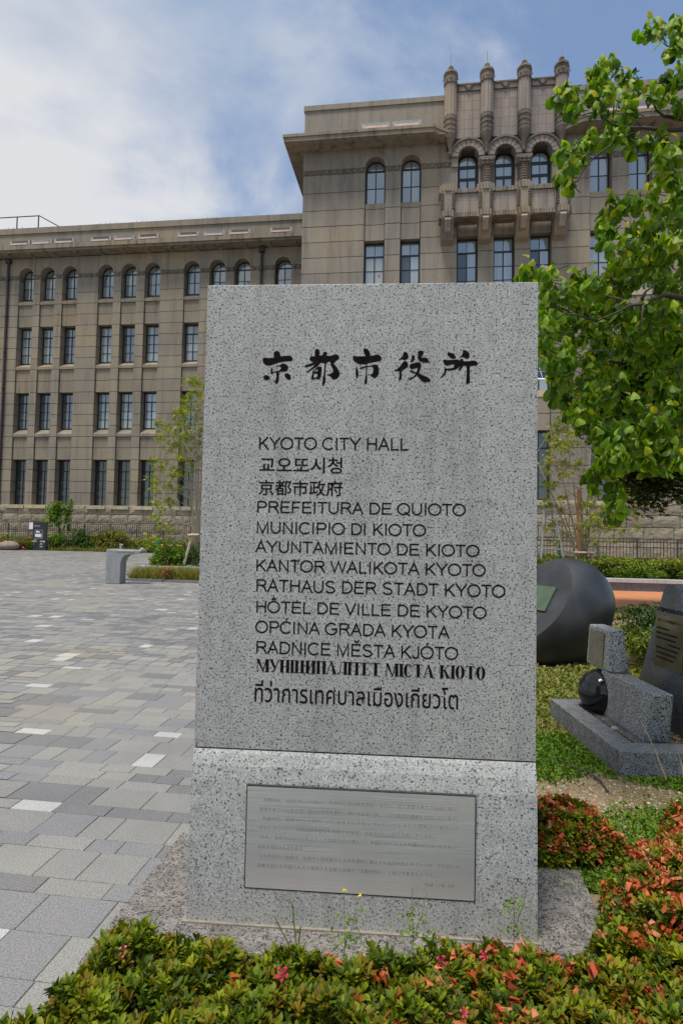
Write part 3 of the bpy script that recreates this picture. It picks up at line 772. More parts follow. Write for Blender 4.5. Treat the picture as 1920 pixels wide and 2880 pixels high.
# tower wall between the turrets: tiles in a grid
tx = [1.76, 4.29, 6.84, 9.35]
MB().box(bx(1.5), bx(9.6), YF + .0, YF + 3, bz(29.0), bz(33.3)).build('tower_core', M['joint'], HALL)
for k in range(3):
    a, b = bx(tx[k] + .42), bx(tx[k + 1] - .42); cx = bx([3.06, 5.58, 8.07][k])
    nr = 7; ncol = 3; z0_, z1_ = bz(28.5), bz(33.27)
    for r_ in range(nr):
        for c_ in range(ncol):
            xa = a + (b - a) * c_ / ncol; xb = a + (b - a) * (c_ + 1) / ncol
            za = z0_ + (z1_ - z0_) * r_ / nr; zb_ = z0_ + (z1_ - z0_) * (r_ + 1) / nr
            if za < bz(29.35): continue
            piece('tower_tile', HALL, xa, xb, YF - .06, YF, za, zb_, M['tile'], gap=.006)
    MB().box(a - .1, b + .1, YF - .13, YF + 3, bz(33.29), bz(33.8)).box(a - .1, b + .1, YF - .18, YF + 3.02, bz(33.72), bz(33.82)).build('tower_parapet', M['carved'], HALL)
    mb = MB(); q = (a + b) / 2; zz = bz(33.55)
    mb.prism([(q - .26, zz + .12), (q, zz - .22), (q + .26, zz + .12), (q + .1, zz + .04), (q, zz + .15), (q - .1, zz + .04)], YF - .2, YF - .13, 'y')
    mb.build('carved_rosette', M['carved'], HALL)
    # voussoirs
    rin = bx(.72); rout = bx(1.17)
    for j in range(9):
        a0 = PI * j / 9 + .02; a1 = PI * (j + 1) / 9 - .02
        p = [(cx + rr_ * math.cos(t_), bz(28.45) + rr_ * math.sin(t_)) for rr_, t_ in ((rin, a0), (rout, a0), (rout, (a0 + a1) / 2), (rout, a1), (rin, a1), (rin, (a0 + a1) / 2))]
        MB().prism(p, YF - .22, YF + .3, 'y').build('voussoir', M['tile'], HALL)
    arch_ring(HALL, cx, bz(28.45), rout + .01, rout + .13, YF - .30, YF + .1, M['carved'], n=16)
    MB().box(cx - rout, cx - rin, YF - .1, YF + .1, bz(27.8), bz(28.45)).build('arch_foot', M['blockwall'], HALL)
    MB().box(cx + rin, cx + rout, YF - .1, YF + .1, bz(27.8), bz(28.45)).build('arch_foot', M['blockwall'], HALL)
# turrets
def z_(z): return bz(z)
TP = [(.04, 28.5), (.14, 28.56), (.16, 28.66), (.06, 28.74), (.10, 28.95), (.20, 29.3), (.34, 29.65), (.42, 29.95), (.43, 30.18), (.46, 30.22), (.46, 30.3), (.40, 30.34), (.41, 30.55), (.46, 30.58), (.46, 30.66), (.40, 30.70), (.41, 30.92), (.46, 30.96), (.46, 31.04), (.40, 31.08), (.40, 31.26)]
TP2 = [(.42, 31.27), (.42, 33.57)]
TP3 = [(.44, 33.57), (.47, 33.62), (.46, 34.1), (.50, 34.18), (.42, 34.25)]
TP4 = [(.38, 34.25), (.50, 34.34), (.48, 34.48), (.34, 34.60), (.20, 34.66), (.25, 34.74), (.20, 34.80), (.12, 34.84), (.18, 34.90), (.15, 35.0), (.04, 35.08)]
for k in range(4):
    tdrop = (0.0, 0.0, 0.0, 0.0)[k]
    c = (bx(tx[k]), YF - .28)
    mb = MB().lathe([(r_ * .9, z_(q)) for r_, q in TP], 16, c, flute=.05)
    o = mb.build('turret', M['carved'], HALL)
    o['label'] = ['leftmost turret of the tower', 'second turret from the left', 'third turret from the left', 'rightmost turret of the tower'][k]
    MB().lathe([(r_ * .9, z_(q)) for r_, q in TP2], 24, c, flute=.10).build('fluted_shaft', M['tile'], o)
    MB().lathe([(r_ * .9, z_(q)) for r_, q in TP3], 20, c).build('cap_band', M['carved'], o)
    MB().lathe([(r_ * .9, z_(q)) for r_, q in TP4], 16, c, flute=.07).build('finial', M['cornice'], o)
    MB().tube([(c[0], c[1], z_(35.0)), (c[0], c[1], z_(35.95))], .022, 5).build('lightning_rod', M['greymetal'], o)
    mb = MB()
    for a in (-1.1, -.55, 0, .55, 1.1):
        q = (c[0] + .42 * math.sin(a), c[1] - .42 * math.cos(a))
        for (dx, dz) in ((0, 0), (.07, .1), (-.07, .1)):
            mb.box(q[0] + dx - .03, q[0] + dx + .03, q[1] - .025, q[1] + .03, z_(33.72) + dz, z_(33.72) + dz + .06)
    mb.build('cap_ornament', M['carved'], o, fix=False)
# ringed columns between the balcony doors
for xx in (4.33, 6.86):
    pr = []
    for k in range(7):
        z0 = 26.3 + k * .18; pr += [(.30, z0), (.36, z0 + .06), (.36, z0 + .11), (.30, z0 + .17)]
    MB().lathe([(r_, z_(q)) for r_, q in pr], 16, (bx(xx), YF - .05)).build('ringed_column', M['carved'], HALL)
    mb = MB().box(bx(xx) - .46, bx(xx) + .46, YF - .42, YF + .2, z_(28.0), z_(28.22))
    mb.hexa([(bx(xx) - .36, YF - .34, z_(27.58)), (bx(xx) + .36, YF - .34, z_(27.58)), (bx(xx) + .36, YF + .2, z_(27.58)), (bx(xx) - .36, YF + .2, z_(27.58)), (bx(xx) - .45, YF - .4, z_(28.0)), (bx(xx) + .45, YF - .4, z_(28.0)), (bx(xx) + .45, YF + .2, z_(28.0)), (bx(xx) - .45, YF + .2, z_(28.0))])
    for dx in (-.25, 0, .25):
        for dz in (.12, .3): mb.lathe([(.1, z_(27.58) + dz - .07), (.13, z_(27.58) + dz), (.05, z_(27.58) + dz + .08)], 8, (bx(xx) + dx, YF - .38))
    mb.build('capital', M['carved'], HALL, fix=False)
# balcony: front face 1 m before the wall
KF = .8434; YBF = YF - 1.0
def fx(s): return s * KF
def fz(z): return 1.35 + (z - 1.35) * KF
BAL = MB().box(fx(1.2), fx(9.9), YBF + .12, YF, fz(24.25), fz(24.5)).build('balcony', M['blockwall'], HALL)
bpx = [1.665, 4.285, 6.885, 9.49]
mb = MB()
for k in range(3):
    mb.box(fx(bpx[k] + .6), fx(bpx[k + 1] - .6), YBF + .35, YF - .15, fz(24.12), fz(24.25) - .002)
mb.build('soffit_coffer', M['carved'], BAL)
for k in range(3):
    a, b = fx(bpx[k] + .5), fx(bpx[k + 1] - .5)
    MB().box(a - .05, b + .05, YBF + .14, YBF + .3, fz(24.5), fz(26.0)).build('parapet_backing', M['joint'], BAL)
    for r_ in range(2):
        for c_ in range(3):
            za, zb2 = (24.56, 25.42) if r_ == 0 else (25.42, 25.93)
            piece('balcony_tile', BAL, a + (b - a) * c_ / 3, a + (b - a) * (c_ + 1) / 3, YBF + .08, YBF + .14, fz(za), fz(zb2), M['tile'], gap=.006)
    for (z0, z1, nm) in ((25.93, 26.28, 'coping_block'), (24.19, 24.56, 'ledge_block')):
        n = 9
        for j in range(n):
            piece(nm, BAL, a + (b - a) * j / n, a + (b - a) * (j + 1) / n, YBF - .02, YBF + .32, fz(z0), fz(z1), M['cornice'], gap=.015)
for k in range(4):
    c = fx(bpx[k]); w = .43
    P_ = MB().prism([(c - w, YBF + .2), (c - w, YBF - .05), (c - .28, YBF - .25), (c + .28, YBF - .25), (c + w, YBF - .05), (c + w, YBF + .3), (c + w, YF), (c - w, YF)], fz(24.5), fz(25.95), 'z').build('balcony_pier', M['blockwall'], BAL)
    for (z0, z1) in ((25.95, 26.45), (24.12, 24.6)):
        for j in range(6):
            x0 = c - .52 + j * .174
            d = [.05, .2, .26, .26, .2, .05][j]
            MB().box(x0 + .008, x0 + .166, YBF - d - .06, YF - .2, fz(z0), fz(z1)).build('pier_collar_block', M['cornice'], P_)
    for sg in (-1, 1):
        pr = []
        for j in range(8):
            zc_ = fz(24.72 + j * .15)
            pr += [(.05, zc_ - .06), (.12, zc_ - .03), (.12, zc_ + .02), (.05, zc_ + .045)]
        MB().lathe(pr, 8, (c + sg * .31, YBF - .2)).build('twisted_colonnette', M['carved'], P_, fix=False)
    mb = MB().prism([(YF, fz(24.15)), (YBF - .25, fz(24.15)), (YBF - .2, fz(23.95)), (YBF + .05, fz(23.7)), (YBF + .25, fz(23.2)), (YBF + .55, fz(22.9)), (YF, fz(22.75))], c - .36, c + .36, 'x')
    mb.build('bracket', M['blockwall'], P_)
    MB().prism([(YBF - .30, fz(24.0)), (YBF - .35, fz(23.85)), (YBF - .1, fz(23.45)), (YBF + .0, fz(23.2)), (YBF + .3, fz(23.15)), (YBF + .3, fz(24.0))], c - .17, c + .17, 'x').build('bracket_tongue', M['greymetal'] if False else M['tile'], P_)

# ---------------------------------------------------------------- railings before the hall
def railing(label, s0, s1, n, z1, zb, z0, posts):
    f = thing('metal_railing', label, 'fence', sn(s0, n), -YB)
    L_ = s1 - s0
    MB().box(0, L_, -.02, .02, z1 - .05, z1).build('top_rail', M['fence'], f)
    MB().box(0, L_, -.018, .018, zb, zb + .05).build('middle_rail', M['fence'], f)
    MB().box(0, L_, -.018, .018, z0 + .08, z0 + .13).build('bottom_rail', M['fence'], f)
    mb = MB(); x = .1
    while x < L_:
        mb.box(x - .013, x + .013, -.012, .012, z0 + .1, z1 - .05); x += .17
    b = mb.build('bars', M['fence'], f, fix=False); b['kind'] = 'stuff'
    pm = MB().box(-.03, .03, -.03, .03, 0, z1).mesh('post', M['fence'])
    x = 0
    while x <= L_: inst('post', pm, f, (x, .04, 0)); x += posts
railing('long dark railing before the left wing, above the garden shrubs', -42, -8.3, 41.8, 2.02, 1.30, 0, 2.1)
railing('dark railing before the central block, behind the clipped hedge on the right', -6.5, 19, 33.2, 1.60, 1.10, -.2, 2.0)

# ---------------------------------------------------------------- lettering
FONT = None
def text_mesh(body, w, h, m, depth=.0012, offset=0.0, name='lettering', inter=True, cap=None, res=3):
    """letters in the plane y=0 facing -y; scaled to width w; h = height of the whole ink box unless cap names a reference string"""
    def conv(s_):
        c = bpy.data.curves.new('t', 'FONT'); c.body = s_; c.size = 1; c.extrude = 0.0; c.offset = offset; c.resolution_u = res
        if FONT and inter: c.font = FONT
        o = bpy.data.objects.new('t', c); C.objects.link(o)
        dg = bpy.context.evaluated_depsgraph_get(); me = bpy.data.meshes.new_from_object(o.evaluated_get(dg))
        C.objects.unlink(o); bpy.data.objects.remove(o); bpy.data.curves.remove(c)
        co = np.zeros(len(me.vertices) * 3); me.vertices.foreach_get('co', co); return me, co.reshape(-1, 3)
    me, co = conv(body)
    mn, mx = co.min(0), co.max(0)
    sx = w / (mx[0] - mn[0])
    if cap:
        _, cc = conv(cap); c0, c1 = cc.min(0), cc.max(0); sz = h / (c1[1] - c0[1]); base = c0[1]
    else: sz = h / (mx[1] - mn[1]); base = mn[1]
    x = (co[:, 0] - mn[0]) * sx; z = (co[:, 1] - base) * sz
    out = np.stack([x, np.zeros_like(x), z], 1)
    me.vertices.foreach_set('co', out.ravel()); me.materials.clear(); me.materials.append(m); me.name = name
    me.update()
    return me
def letters(body, x0, x1, z, h, parent, m, y=-.0008, offset=0.0, inter=True, cap=None, rz=0, name='lettering', loc=None, rot=None, res=3):
    me = text_mesh(body, x1 - x0, h, m, offset=offset, inter=inter, cap=cap, name=name, res=res)
    o = inst(name, me, parent, (x0, y, z) if loc is None else loc, rot)
    return o

# ---------------------------------------------------------------- the inscribed monument
YM = R(3.94)
MON = thing('inscribed_monument', 'tall pale speckled granite slab engraved in black with the city hall name in many languages', 'monument', (0, 0, 0), -YM)
MON.location = Vector((math.sin(YM), math.cos(YM), 0)) * 2.11 + Vector((math.cos(YM), -math.sin(YM), 0)) * -.06
def ml(s): return s + .06        # along-face coordinate measured from the camera foot -> monument local
DEP = .33
xl, xr, zt, zs = ml(-.659), ml(.543), 2.276, .585
MB().box(xl, xr, 0, DEP, zs + .004, zt).build('upper_slab', M['slab'], MON, bevel=.0025)
mb = MB()
prof = [(0, zs), (-.006, zs - .012), (-.018, zs - .05), (-.026, zs - .10), (-.031, zs - .2), (-.036, zs - .4), (-.040, .012)]
v = []; n = len(prof)
for (y, z) in prof:
    v += [(xl + .002, y, z), (xr - .002, y, z)]
for (y, z) in prof:
    v += [(xl + .002, DEP - y, z), (xr - .002, DEP - y, z)]
f = []
for i in range(n - 1):
    a = 2 * i; f.append((a, a + 1, a + 3, a + 2)); b = 2 * n + 2 * i; f.append((b, b + 2, b + 3, b + 1))
    f.append((a, a + 2, b + 2, b)); f.append((a + 1, b + 1, b + 3, a + 3))
f.append((0, 2 * n, 2 * n + 1, 1)); f.append((2 * n - 2, 2 * n - 1, 4 * n - 1, 4 * n - 2))
mb.add(v, f).build('base_block', M['base'], MON)
MB().box(xl + .004, xr - .004, .003, DEP - .003, zs - .004, zs + .006).build('seam_joint', M['gasket'], MON)
MB().box(xl - .012, xr + .012, -.052, DEP + .05, .002, .0125).build('mortar_bed', M['mortar'], MON)
PD = thing('monument_pedestal', 'rough brownish granite plinth slab under the inscribed monument', 'plinth')
MB().prism(PED, -.05, .006, 'z').build('pedestal_slab', M['pedestal'], PD, bevel=.004)
PD.children[0].location.z = .0015

# brush characters traced stroke by stroke
K1 = [[(45,200),(55,175),(75,170),(130,178),(200,172),(193,120),(205,92),(235,80),(265,92),(283,125),(290,155),(400,143),(430,152),(450,180),(452,205),(435,218),(350,222),(260,238),(180,268),(135,280),(95,272),(55,240)],
[(160,308),(178,308),(190,360),(188,390),(172,395),(158,375)],
[(200,302),(240,285),(300,262),(325,247),(365,262),(398,295),(385,335),(360,355),(300,360),(250,362),(190,378),(188,366),(235,350),(270,345),(295,320),(300,295),(275,288),(225,298)],
[(235,360),(270,360),(272,440),(265,500),(240,525),(225,515),(222,490),(198,487),(200,480),(228,478),(238,430)],
[(60,430),(75,408),(105,402),(135,415),(150,440),(140,465),(105,475),(75,465)],
[(345,390),(370,378),(400,385),(425,410),(433,440),(428,462),(405,468),(375,452),(352,425)]]
K2 = [[(675,190),(685,165),(715,155),(748,155),(745,80),(755,60),(780,55),(803,70),(808,100),(805,142),(845,140),(862,105),(880,93),(905,100),(910,118),(895,148),(950,150),(1000,135),(1030,125),(1060,145),(1072,170),(1060,195),(1020,225),(1000,250),(1040,300),(1070,345),(1085,385),(1070,425),(1040,455),(1000,460),(975,445),(950,415),(915,402),(905,397),(945,390),(985,370),(995,350),(985,320),(960,275),(948,225),(925,230),(900,250),(895,300),(890,400),(895,450),(893,500),(880,525),(862,542),(850,530),(852,500),(862,450),(872,350),(880,250),(845,240),(820,245),(790,285),(740,315),(700,340),(660,365),(622,385),(655,350),(700,315),(735,285),(745,265),(700,280),(650,297),(620,298),(613,282),(625,270),(680,255),(730,235),(700,222),(682,205)],
[(722,345),(738,340),(735,400),(740,445),(720,468),(702,455),(705,425),(718,390)],
[(785,295),(820,290),(842,300),(840,350),(835,420),(820,450),(795,460),(780,440),(785,400),(790,340)],
[(735,362),(790,350),(790,380),(735,388)], [(715,465),(740,440),(785,430),(800,458),(760,450)], [(730,345),(790,290),(800,312),(740,350)]]
K3 = [[(1250,185),(1253,155),(1270,150),(1330,158),(1420,152),(1390,95),(1388,65),(1405,48),(1440,58),(1465,85),(1478,115),(1477,150),(1500,148),(1580,132),(1610,145),(1628,180),(1628,205),(1605,220),(1520,235),(1445,250),(1440,262),(1440,400),(1445,440),(1445,500),(1430,525),(1410,530),(1412,470),(1425,400),(1425,262),(1330,260),(1300,240),(1265,215)],
[(1300,300),(1312,300),(1322,340),(1332,390),(1325,430),(1312,450),(1297,430),(1290,380),(1292,330)],
[(1338,310),(1400,288),(1480,280),(1545,262),(1580,275),(1595,310),(1595,380),(1580,420),(1545,448),(1510,430),(1480,405),(1445,400),(1445,392),(1490,398),(1515,380),(1522,340),(1518,300),(1490,290),(1430,300),(1360,322),(1340,322)]]
K4 = [[(428,205),(465,175),(492,145),(500,108),(520,88),(548,105),(568,145),(568,178),(545,195),(515,203),(480,195)],
[(370,352),(420,322),(465,280),(490,235),(525,212),(555,235),(567,270),(560,290),(530,320),(480,350),(482,400),(482,450),(470,468),(438,475),(445,440),(450,400),(452,355),(420,352)],
[(610,142),(640,138),(653,150),(650,185),(640,215),(625,228),(590,235),(605,205),(612,175)],
[(685,103),(710,80),(740,75),(768,90),(768,120),(745,150),(740,172),(790,168),(820,178),(840,210),(838,238),(800,240),(750,232),(715,218),(692,185),(692,150),(697,112)],
[(583,280),(600,258),(650,242),(710,233),(735,250),(738,290),(725,340),(708,385),(760,405),(830,435),(868,470),(862,493),(775,502),(740,470),(700,430),(688,408),(660,430),(620,460),(590,470),(555,445),(600,448),(640,420),(668,388),(620,370),(585,355),(585,340),(620,345),(672,368),(690,330),(690,305),(650,318),(610,328),(590,312)]]
K5 = [[(1082,125),(1090,103),(1115,102),(1160,118),(1195,150),(1200,172),(1185,187),(1150,185),(1115,165),(1095,145)],
[(1235,178),(1270,145),(1290,115),(1288,80),(1305,70),(1340,80),(1378,115),(1378,150),(1365,185),(1340,187),(1300,165),(1275,162)],
[(1025,210),(1045,195),(1080,205),(1150,202),(1220,195),(1255,210),(1262,185),(1280,185),(1300,210),(1300,222),(1380,218),(1440,210),(1475,225),(1490,250),(1480,275),(1430,280),(1385,285),(1385,400),(1387,500),(1370,520),(1335,520),(1340,450),(1342,350),(1342,285),(1298,280),(1280,310),(1262,340),(1235,352),(1240,320),(1262,280),(1240,300),(1200,330),(1140,342),(1075,342),(1070,380),(1050,410),(1015,435),(985,443),(1025,405),(1045,370),(1050,320),(1048,290),(1075,318),(1150,312),(1175,300),(1185,265),(1150,262),(1090,280),(1055,270),(1035,240)]]
for ki, (strokes, sys_) in enumerate(((K1, 1), (K2, 1), (K3, 1), (K4, 2), (K5, 2))):
    mb = MB()
    for si, poly in enumerate(strokes):
        if sys_ == 1: q = [(ml(-.4584 + X * 2.7456e-4), 2.0508 - Yp * 2.775e-4) for X, Yp in poly]
        else: q = [(ml(-.0666 + X * 2.678e-4), 2.049 - Yp * 2.72e-4) for X, Yp in poly]
        tri = tessellate_polygon([[Vector((a, b, 0)) for a, b in q]])
        mb.add([(a, -.0008 - si * .00003, b) for a, b in q], [tuple(t_) for t_ in tri])
    mb.build('brush_character', M['ink'], MON, fix=False)
def arc(cx, cz, rx, rz_, a0, a1, n=16):
    return [(cx + rx * math.cos(R(a0 + (a1 - a0) * k / n)), cz + rz_ * math.sin(R(a0 + (a1 - a0) * k / n))) for k in range(n + 1)]
SW = .128                      # stroke width as a share of the capital height
def sans(ch):
    """centre lines of grotesque capitals, capital height 1; returns advance width and polylines"""
    h = SW / 2; t = 1 - h
    O = arc(.53, .5, .475, .455, 90, 450, 28)
    G = {
     'A': (.93, [[(.05, 0), (.465, 1 - h * .6), (.88, 0)], [(.2, .36), (.73, .36)]]),
     'C': (1.0, [arc(.53, .5, .46, .455, 42, 318, 24)]),
     'D': (1.0, [[(.16, h), (.16, t), (.48, t)] + arc(.48, .5, .42, t - .5, 90, -90, 16) + [(.16, h)]]),
     'E': (.93, [[(.86, t), (.16, t), (.16, h), (.88, h)], [(.16, .52), (.80, .52)]]),
     'F': (.85, [[(.80, t), (.16, t), (.16, 0)], [(.16, .49), (.70, .49)]]),
     'G': (1.09, [arc(.54, .5, .47, .455, 45, 330, 24) + [(.97, .47), (.56, .47)]]),
     'H': (1.0, [[(.16, 0), (.16, 1)], [(.85, 0), (.85, 1)], [(.16, .53), (.85, .53)]]),
     'I': (.39, [[(.19, 0), (.19, 1)]]),
     'J': (.70, [[(.54, 1), (.54, .30)] + arc(.32, .28, .22, .235, 0, -180, 12)]),
     'K': (.93, [[(.16, 0), (.16, 1)], [(.82, 1), (.16, .36)], [(.37, .57), (.88, 0)]]),
     'L': (.78, [[(.16, 1), (.16, h), (.73, h)]]),
     'M': (1.16, [[(.16, 0), (.16, 1 - h * .5), (.58, .04), (1.0, 1 - h * .5), (1.0, 0)]]),
     'N': (1.0, [[(.16, 0), (.16, 1 - h), (.84, h), (.84, 1)]]),
     'O': (1.09, [O]), 'Q': (1.09, [O, [(.62, .26), (1.02, -.04)]]),
     'P': (.93, [[(.16, 0), (.16, t), (.58, t)] + arc(.58, .72, .24, t - .72, 90, -90, 12)[1:] + [(.16, .50)]] if False else [[(.16, 0), (.16, t), (.56, t)] + arc(.58, .70, .245, t - .70, 90, -90, 12) + [(.16, .70 - (t - .70))]]),
     'R': (1.0, [[(.16, 0), (.16, t), (.58, t)] + arc(.60, .725, .25, t - .725, 90, -90, 12) + [(.16, .725 - (t - .725))], [(.52, .49), (.70, .40), (.94, 0)]]),
     'S': (.93, [arc(.465, .725, .33, .225, 35, 180, 12) + [(.16, .66), (.28, .56), (.62, .46), (.77, .36)] + arc(.465, .275, .335, .23, 10, -165, 14)]),
     'T': (.85, [[(.03, t), (.82, t)], [(.425, 0), (.425, t)]]),
     'U': (1.0, [[(.15, 1), (.15, .38)] + arc(.50, .38, .35, .335, 180, 360, 14) + [(.85, 1)]]),
     'V': (.93, [[(.04, 1), (.465, h * .8), (.89, 1)]]),
     'W': (1.32, [[(.05, 1), (.34, h), (.66, .95), (.98, h), (1.27, 1)]]),
     'Y': (.93, [[(.04, 1), (.465, .45), (.89, 1)], [(.465, 0), (.465, .45)]]),
    }
    acc = {'Ô': ('O', [[(.34, 1.10), (.53, 1.27), (.72, 1.10)]]), 'Ć': ('C', [[(.50, 1.08), (.64, 1.27)]]), 'Ě': ('E', [[(.32, 1.27), (.51, 1.10), (.70, 1.27)]]), 'Ó': ('O', [[(.48, 1.08), (.62, 1.27)]])}
    if ch in acc:
        w, p = G[acc[ch][0]]; return w, p + acc[ch][1]
    return G[ch]
def ribbon(P_, w):
    """quads along a centre line with mitred joints; closed when both ends meet"""
    closed = abs(P_[0][0] - P_[-1][0]) + abs(P_[0][1] - P_[-1][1]) < 1e-6
    Q = [P_[0]]
    for p in P_[1:]:
        if abs(p[0] - Q[-1][0]) + abs(p[1] - Q[-1][1]) > 1e-5: Q.append(p)
    n = len(Q); Lf = []; Rg = []
    for i in range(n):
        a = Q[i - 1] if i else (Q[-2] if closed else None); b = Q[i]; c = Q[i + 1] if i < n - 1 else (Q[1] if closed else None)
        def nm(p, q):
            d = math.hypot(q[0] - p[0], q[1] - p[1]); return (-(q[1] - p[1]) / d, (q[0] - p[0]) / d)
        if a is None: m = nm(b, c); k = 1
        elif c is None: m = nm(a, b); k = 1
        else:
            n1_, n2_ = nm(a, b), nm(b, c); m = (n1_[0] + n2_[0], n1_[1] + n2_[1]); l = math.hypot(*m) or 1; m = (m[0] / l, m[1] / l)
            k = 1 / max(.42, m[0] * n1_[0] + m[1] * n1_[1])
        Lf.append((b[0] + m[0] * w / 2 * k, b[1] + m[1] * w / 2 * k)); Rg.append((b[0] - m[0] * w / 2 * k, b[1] - m[1] * w / 2 * k))
    return [[Lf[i], Lf[i + 1], Rg[i + 1], Rg[i]] for i in range(n - 1)]
def sans_line(body, x0, x1, z, h, parent, m):
    cx = 0; parts = []
    for ch in body:
        if ch == ' ': cx += .39; continue
        w, P_ = sans(ch); parts.append((cx, P_)); cx += w
    lead = .10; kx = (x1 - x0) / (cx - lead * 1.3)
    mb = MB()
    for (ox, P_) in parts:
        for si, line in enumerate(P_):
            for q in ribbon(line, SW):
                mb.add([(x0 + (ox + a - lead) * kx, -.0008 - si * .00002, z + b * h) for a, b in q], [(0, 1, 2, 3)])
    return mb.build('lettering', m, parent, fix=False)
TXT = [("KYOTO CITY HALL", -.4504, .0908, 1.6650, .0450, 1), ("교오또시청", -.4470, -.1460, 1.5790, .0590, 0), ("京都市政府", -.4485, -.1438, 1.4970, .0570, 0),
       ("PREFEITURA DE QUIOTO", -.4511, .2948, 1.4340, .0430, 1), ("MUNICIPIO DI KIOTO", -.4511, .1561, 1.3590, .0432, 1), ("AYUNTAMIENTO DE KIOTO", -.4507, .3442, 1.2905, .0425, 1),
       ("KANTOR WALIKOTA KYOTO", -.4489, .3663, 1.2225, .0428, 1), ("RATHAUS DER STADT KYOTO", -.4470, .4346, 1.1497, .0445, 1), ("HÔTEL DE VILLE DE KYOTO", -.4451, .3707, 1.0743, .0424, 1),
       ("OPĆINA GRADA KYOTA", -.4432, .2424, 1.0017, .0437, 1), ("RADNICE MĚSTA KJÓTO", -.4413, .2735, .9285, .0447, 1)]
for body, a, b, z, h, lat in TXT:
    if lat: sans_line(body, ml(a), ml(b), z, h, MON, M['ink'])
    else: letters(body, ml(a), ml(b), z, h, MON, M['ink'], offset=.010)
letters("ที่ว่าการเทศบาลเมืองเกียวโต", ml(-.4437), ml(.2753), .7580, .0500, MON, M['ink'], offset=.006, inter=False, cap='ก')
# heavy serif Cyrillic line drawn from thick and thin strokes
def glyph(ch):
    T, th, sf = .245, .06, .05
    def r_(x0, x1, z0, z1): return [(x0, z0), (x1, z0), (x1, z1), (x0, z1)]
    def st(x): return [r_(x, x + T, 0, 1), r_(x - .05, x + T + .05, 0, sf), r_(x - .05, x + T + .05, 1 - sf, 1)]
    def thin(x): return [r_(x, x + th, 0, 1), r_(x - .05, x + th + .05, 0, sf), r_(x - .05, x + th + .05, 1 - sf, 1)]
    def ov(cx, rx, part=(0, 360)):
        P = []; n = 20
        a0, a1 = R(part[0]), R(part[1]); out = []; inn = []
        for i in range(n + 1):
            a = a0 + (a1 - a0) * i / n
            out.append((cx + rx * math.cos(a), .5 + .52 * math.sin(a))); inn.append((cx + (rx - T * 1.0) * math.cos(a), .5 + .485 * math.sin(a)))
        return [[out[i], out[i + 1], inn[i + 1], inn[i]] for i in range(n)]
    g = {'М': (1.02, thin(.05) + [[(.0, 1), (.24, 1), (.58, 0), (.50, 0)], [(.50, 0), (.58, 0), (.80, 1), (.74, 1)]] + st(.74)),
         'У': (.80, [[(.0, 1), (.24, 1), (.50, .38), (.38, .28)], [(.72, 1), (.77, 1), (.42, .1), (.30, 0), (.18, .02), (.2, .1), (.3, .1)], r_(-.02, .32, 1 - sf, 1), r_(.62, .84, 1 - sf, 1)]),
         'Н': (.80, st(.06) + st(.52) + [r_(.2, .56, .47, .52)]), 'І': (.34, st(.06)), 'I': (.34, st(.06)),
         'Ц': (.84, st(.06) + st(.50) + [r_(.2, .84, 0, sf), r_(.78, .84, -.2, .04)]),
         'И': (.84, st(.06) + st(.54) + [[(.24, 0.1), (.24, .2), (.56, .92), (.56, .8)]]), 'П': (.80, st(.06) + st(.52) + [r_(.1, .6, 1 - sf, 1)]),
         'А': (.84, [[(.0, 0), (.05, 0), (.42, 1), (.36, 1)], [(.34, 1), (.46, 1), (.80, 0), (.54, 0)], r_(.12, .62, .30, .34), r_(-.06, .14, 0, sf), r_(.48, .86, 0, sf)]),
         'Л': (.78, [[(.30, 1), (.34, 1), (.24, .15), (.14, 0), (.02, .04), (.06, .16), (.18, .14)], r_(.28, .6, 1 - sf, 1)] + st(.52)),
         'Т': (.76, st(.26) + [r_(0, .72, 1 - sf, 1), [(0, 1), (0, .72), (.06, .96)], [(.72, 1), (.72, .72), (.66, .96)]]),
         'Е': (.68, st(.06) + [r_(.2, .62, 1 - sf, 1), r_(.2, .62, 0, sf), r_(.2, .46, .48, .52), [(.62, 1), (.62, .72), (.56, .96)], [(.62, 0), (.62, .28), (.56, .04)], r_(.44, .48, .38, .62)]),
         'С': (.74, ov(.36, .34, (50, 310)) + [r_(.58, .63, .70, .92), r_(.58, .63, .06, .22)]), 'О': (.78, ov(.37, .36)),
         'К': (.84, st(.06) + [[(.26, .48), (.72, 1), (.66, 1), (.26, .54)], [(.34, .58), (.44, .68), (.82, 0), (.56, 0)], r_(.56, .8, 1 - sf, 1), r_(.5, .86, 0, sf)])}
    return g[ch]
cx_ = 0; polys = []
for ch in "МУНІЦИПАЛІТЕТ МІСТА КІОТО":
    if ch == ' ': cx_ += .38; continue
    w, ps = glyph(ch)
    polys += [[(cx_ + a, b) for a, b in q] for q in ps]; cx_ += w + .02
kx = (.3713 + .4396) / cx_; kz = .0450
mb = MB()
for i, q in enumerate(polys):
    tri = tessellate_polygon([[Vector((a, b, 0)) for a, b in q]])
    mb.add([(ml(-.4396) + a * kx, -.0008 - (i % 7) * .00003, .8640 + b * kz) for a, b in q], [tuple(t_) for t_ in tri])
mb.build('lettering', M['ink'], MON, fix=False)

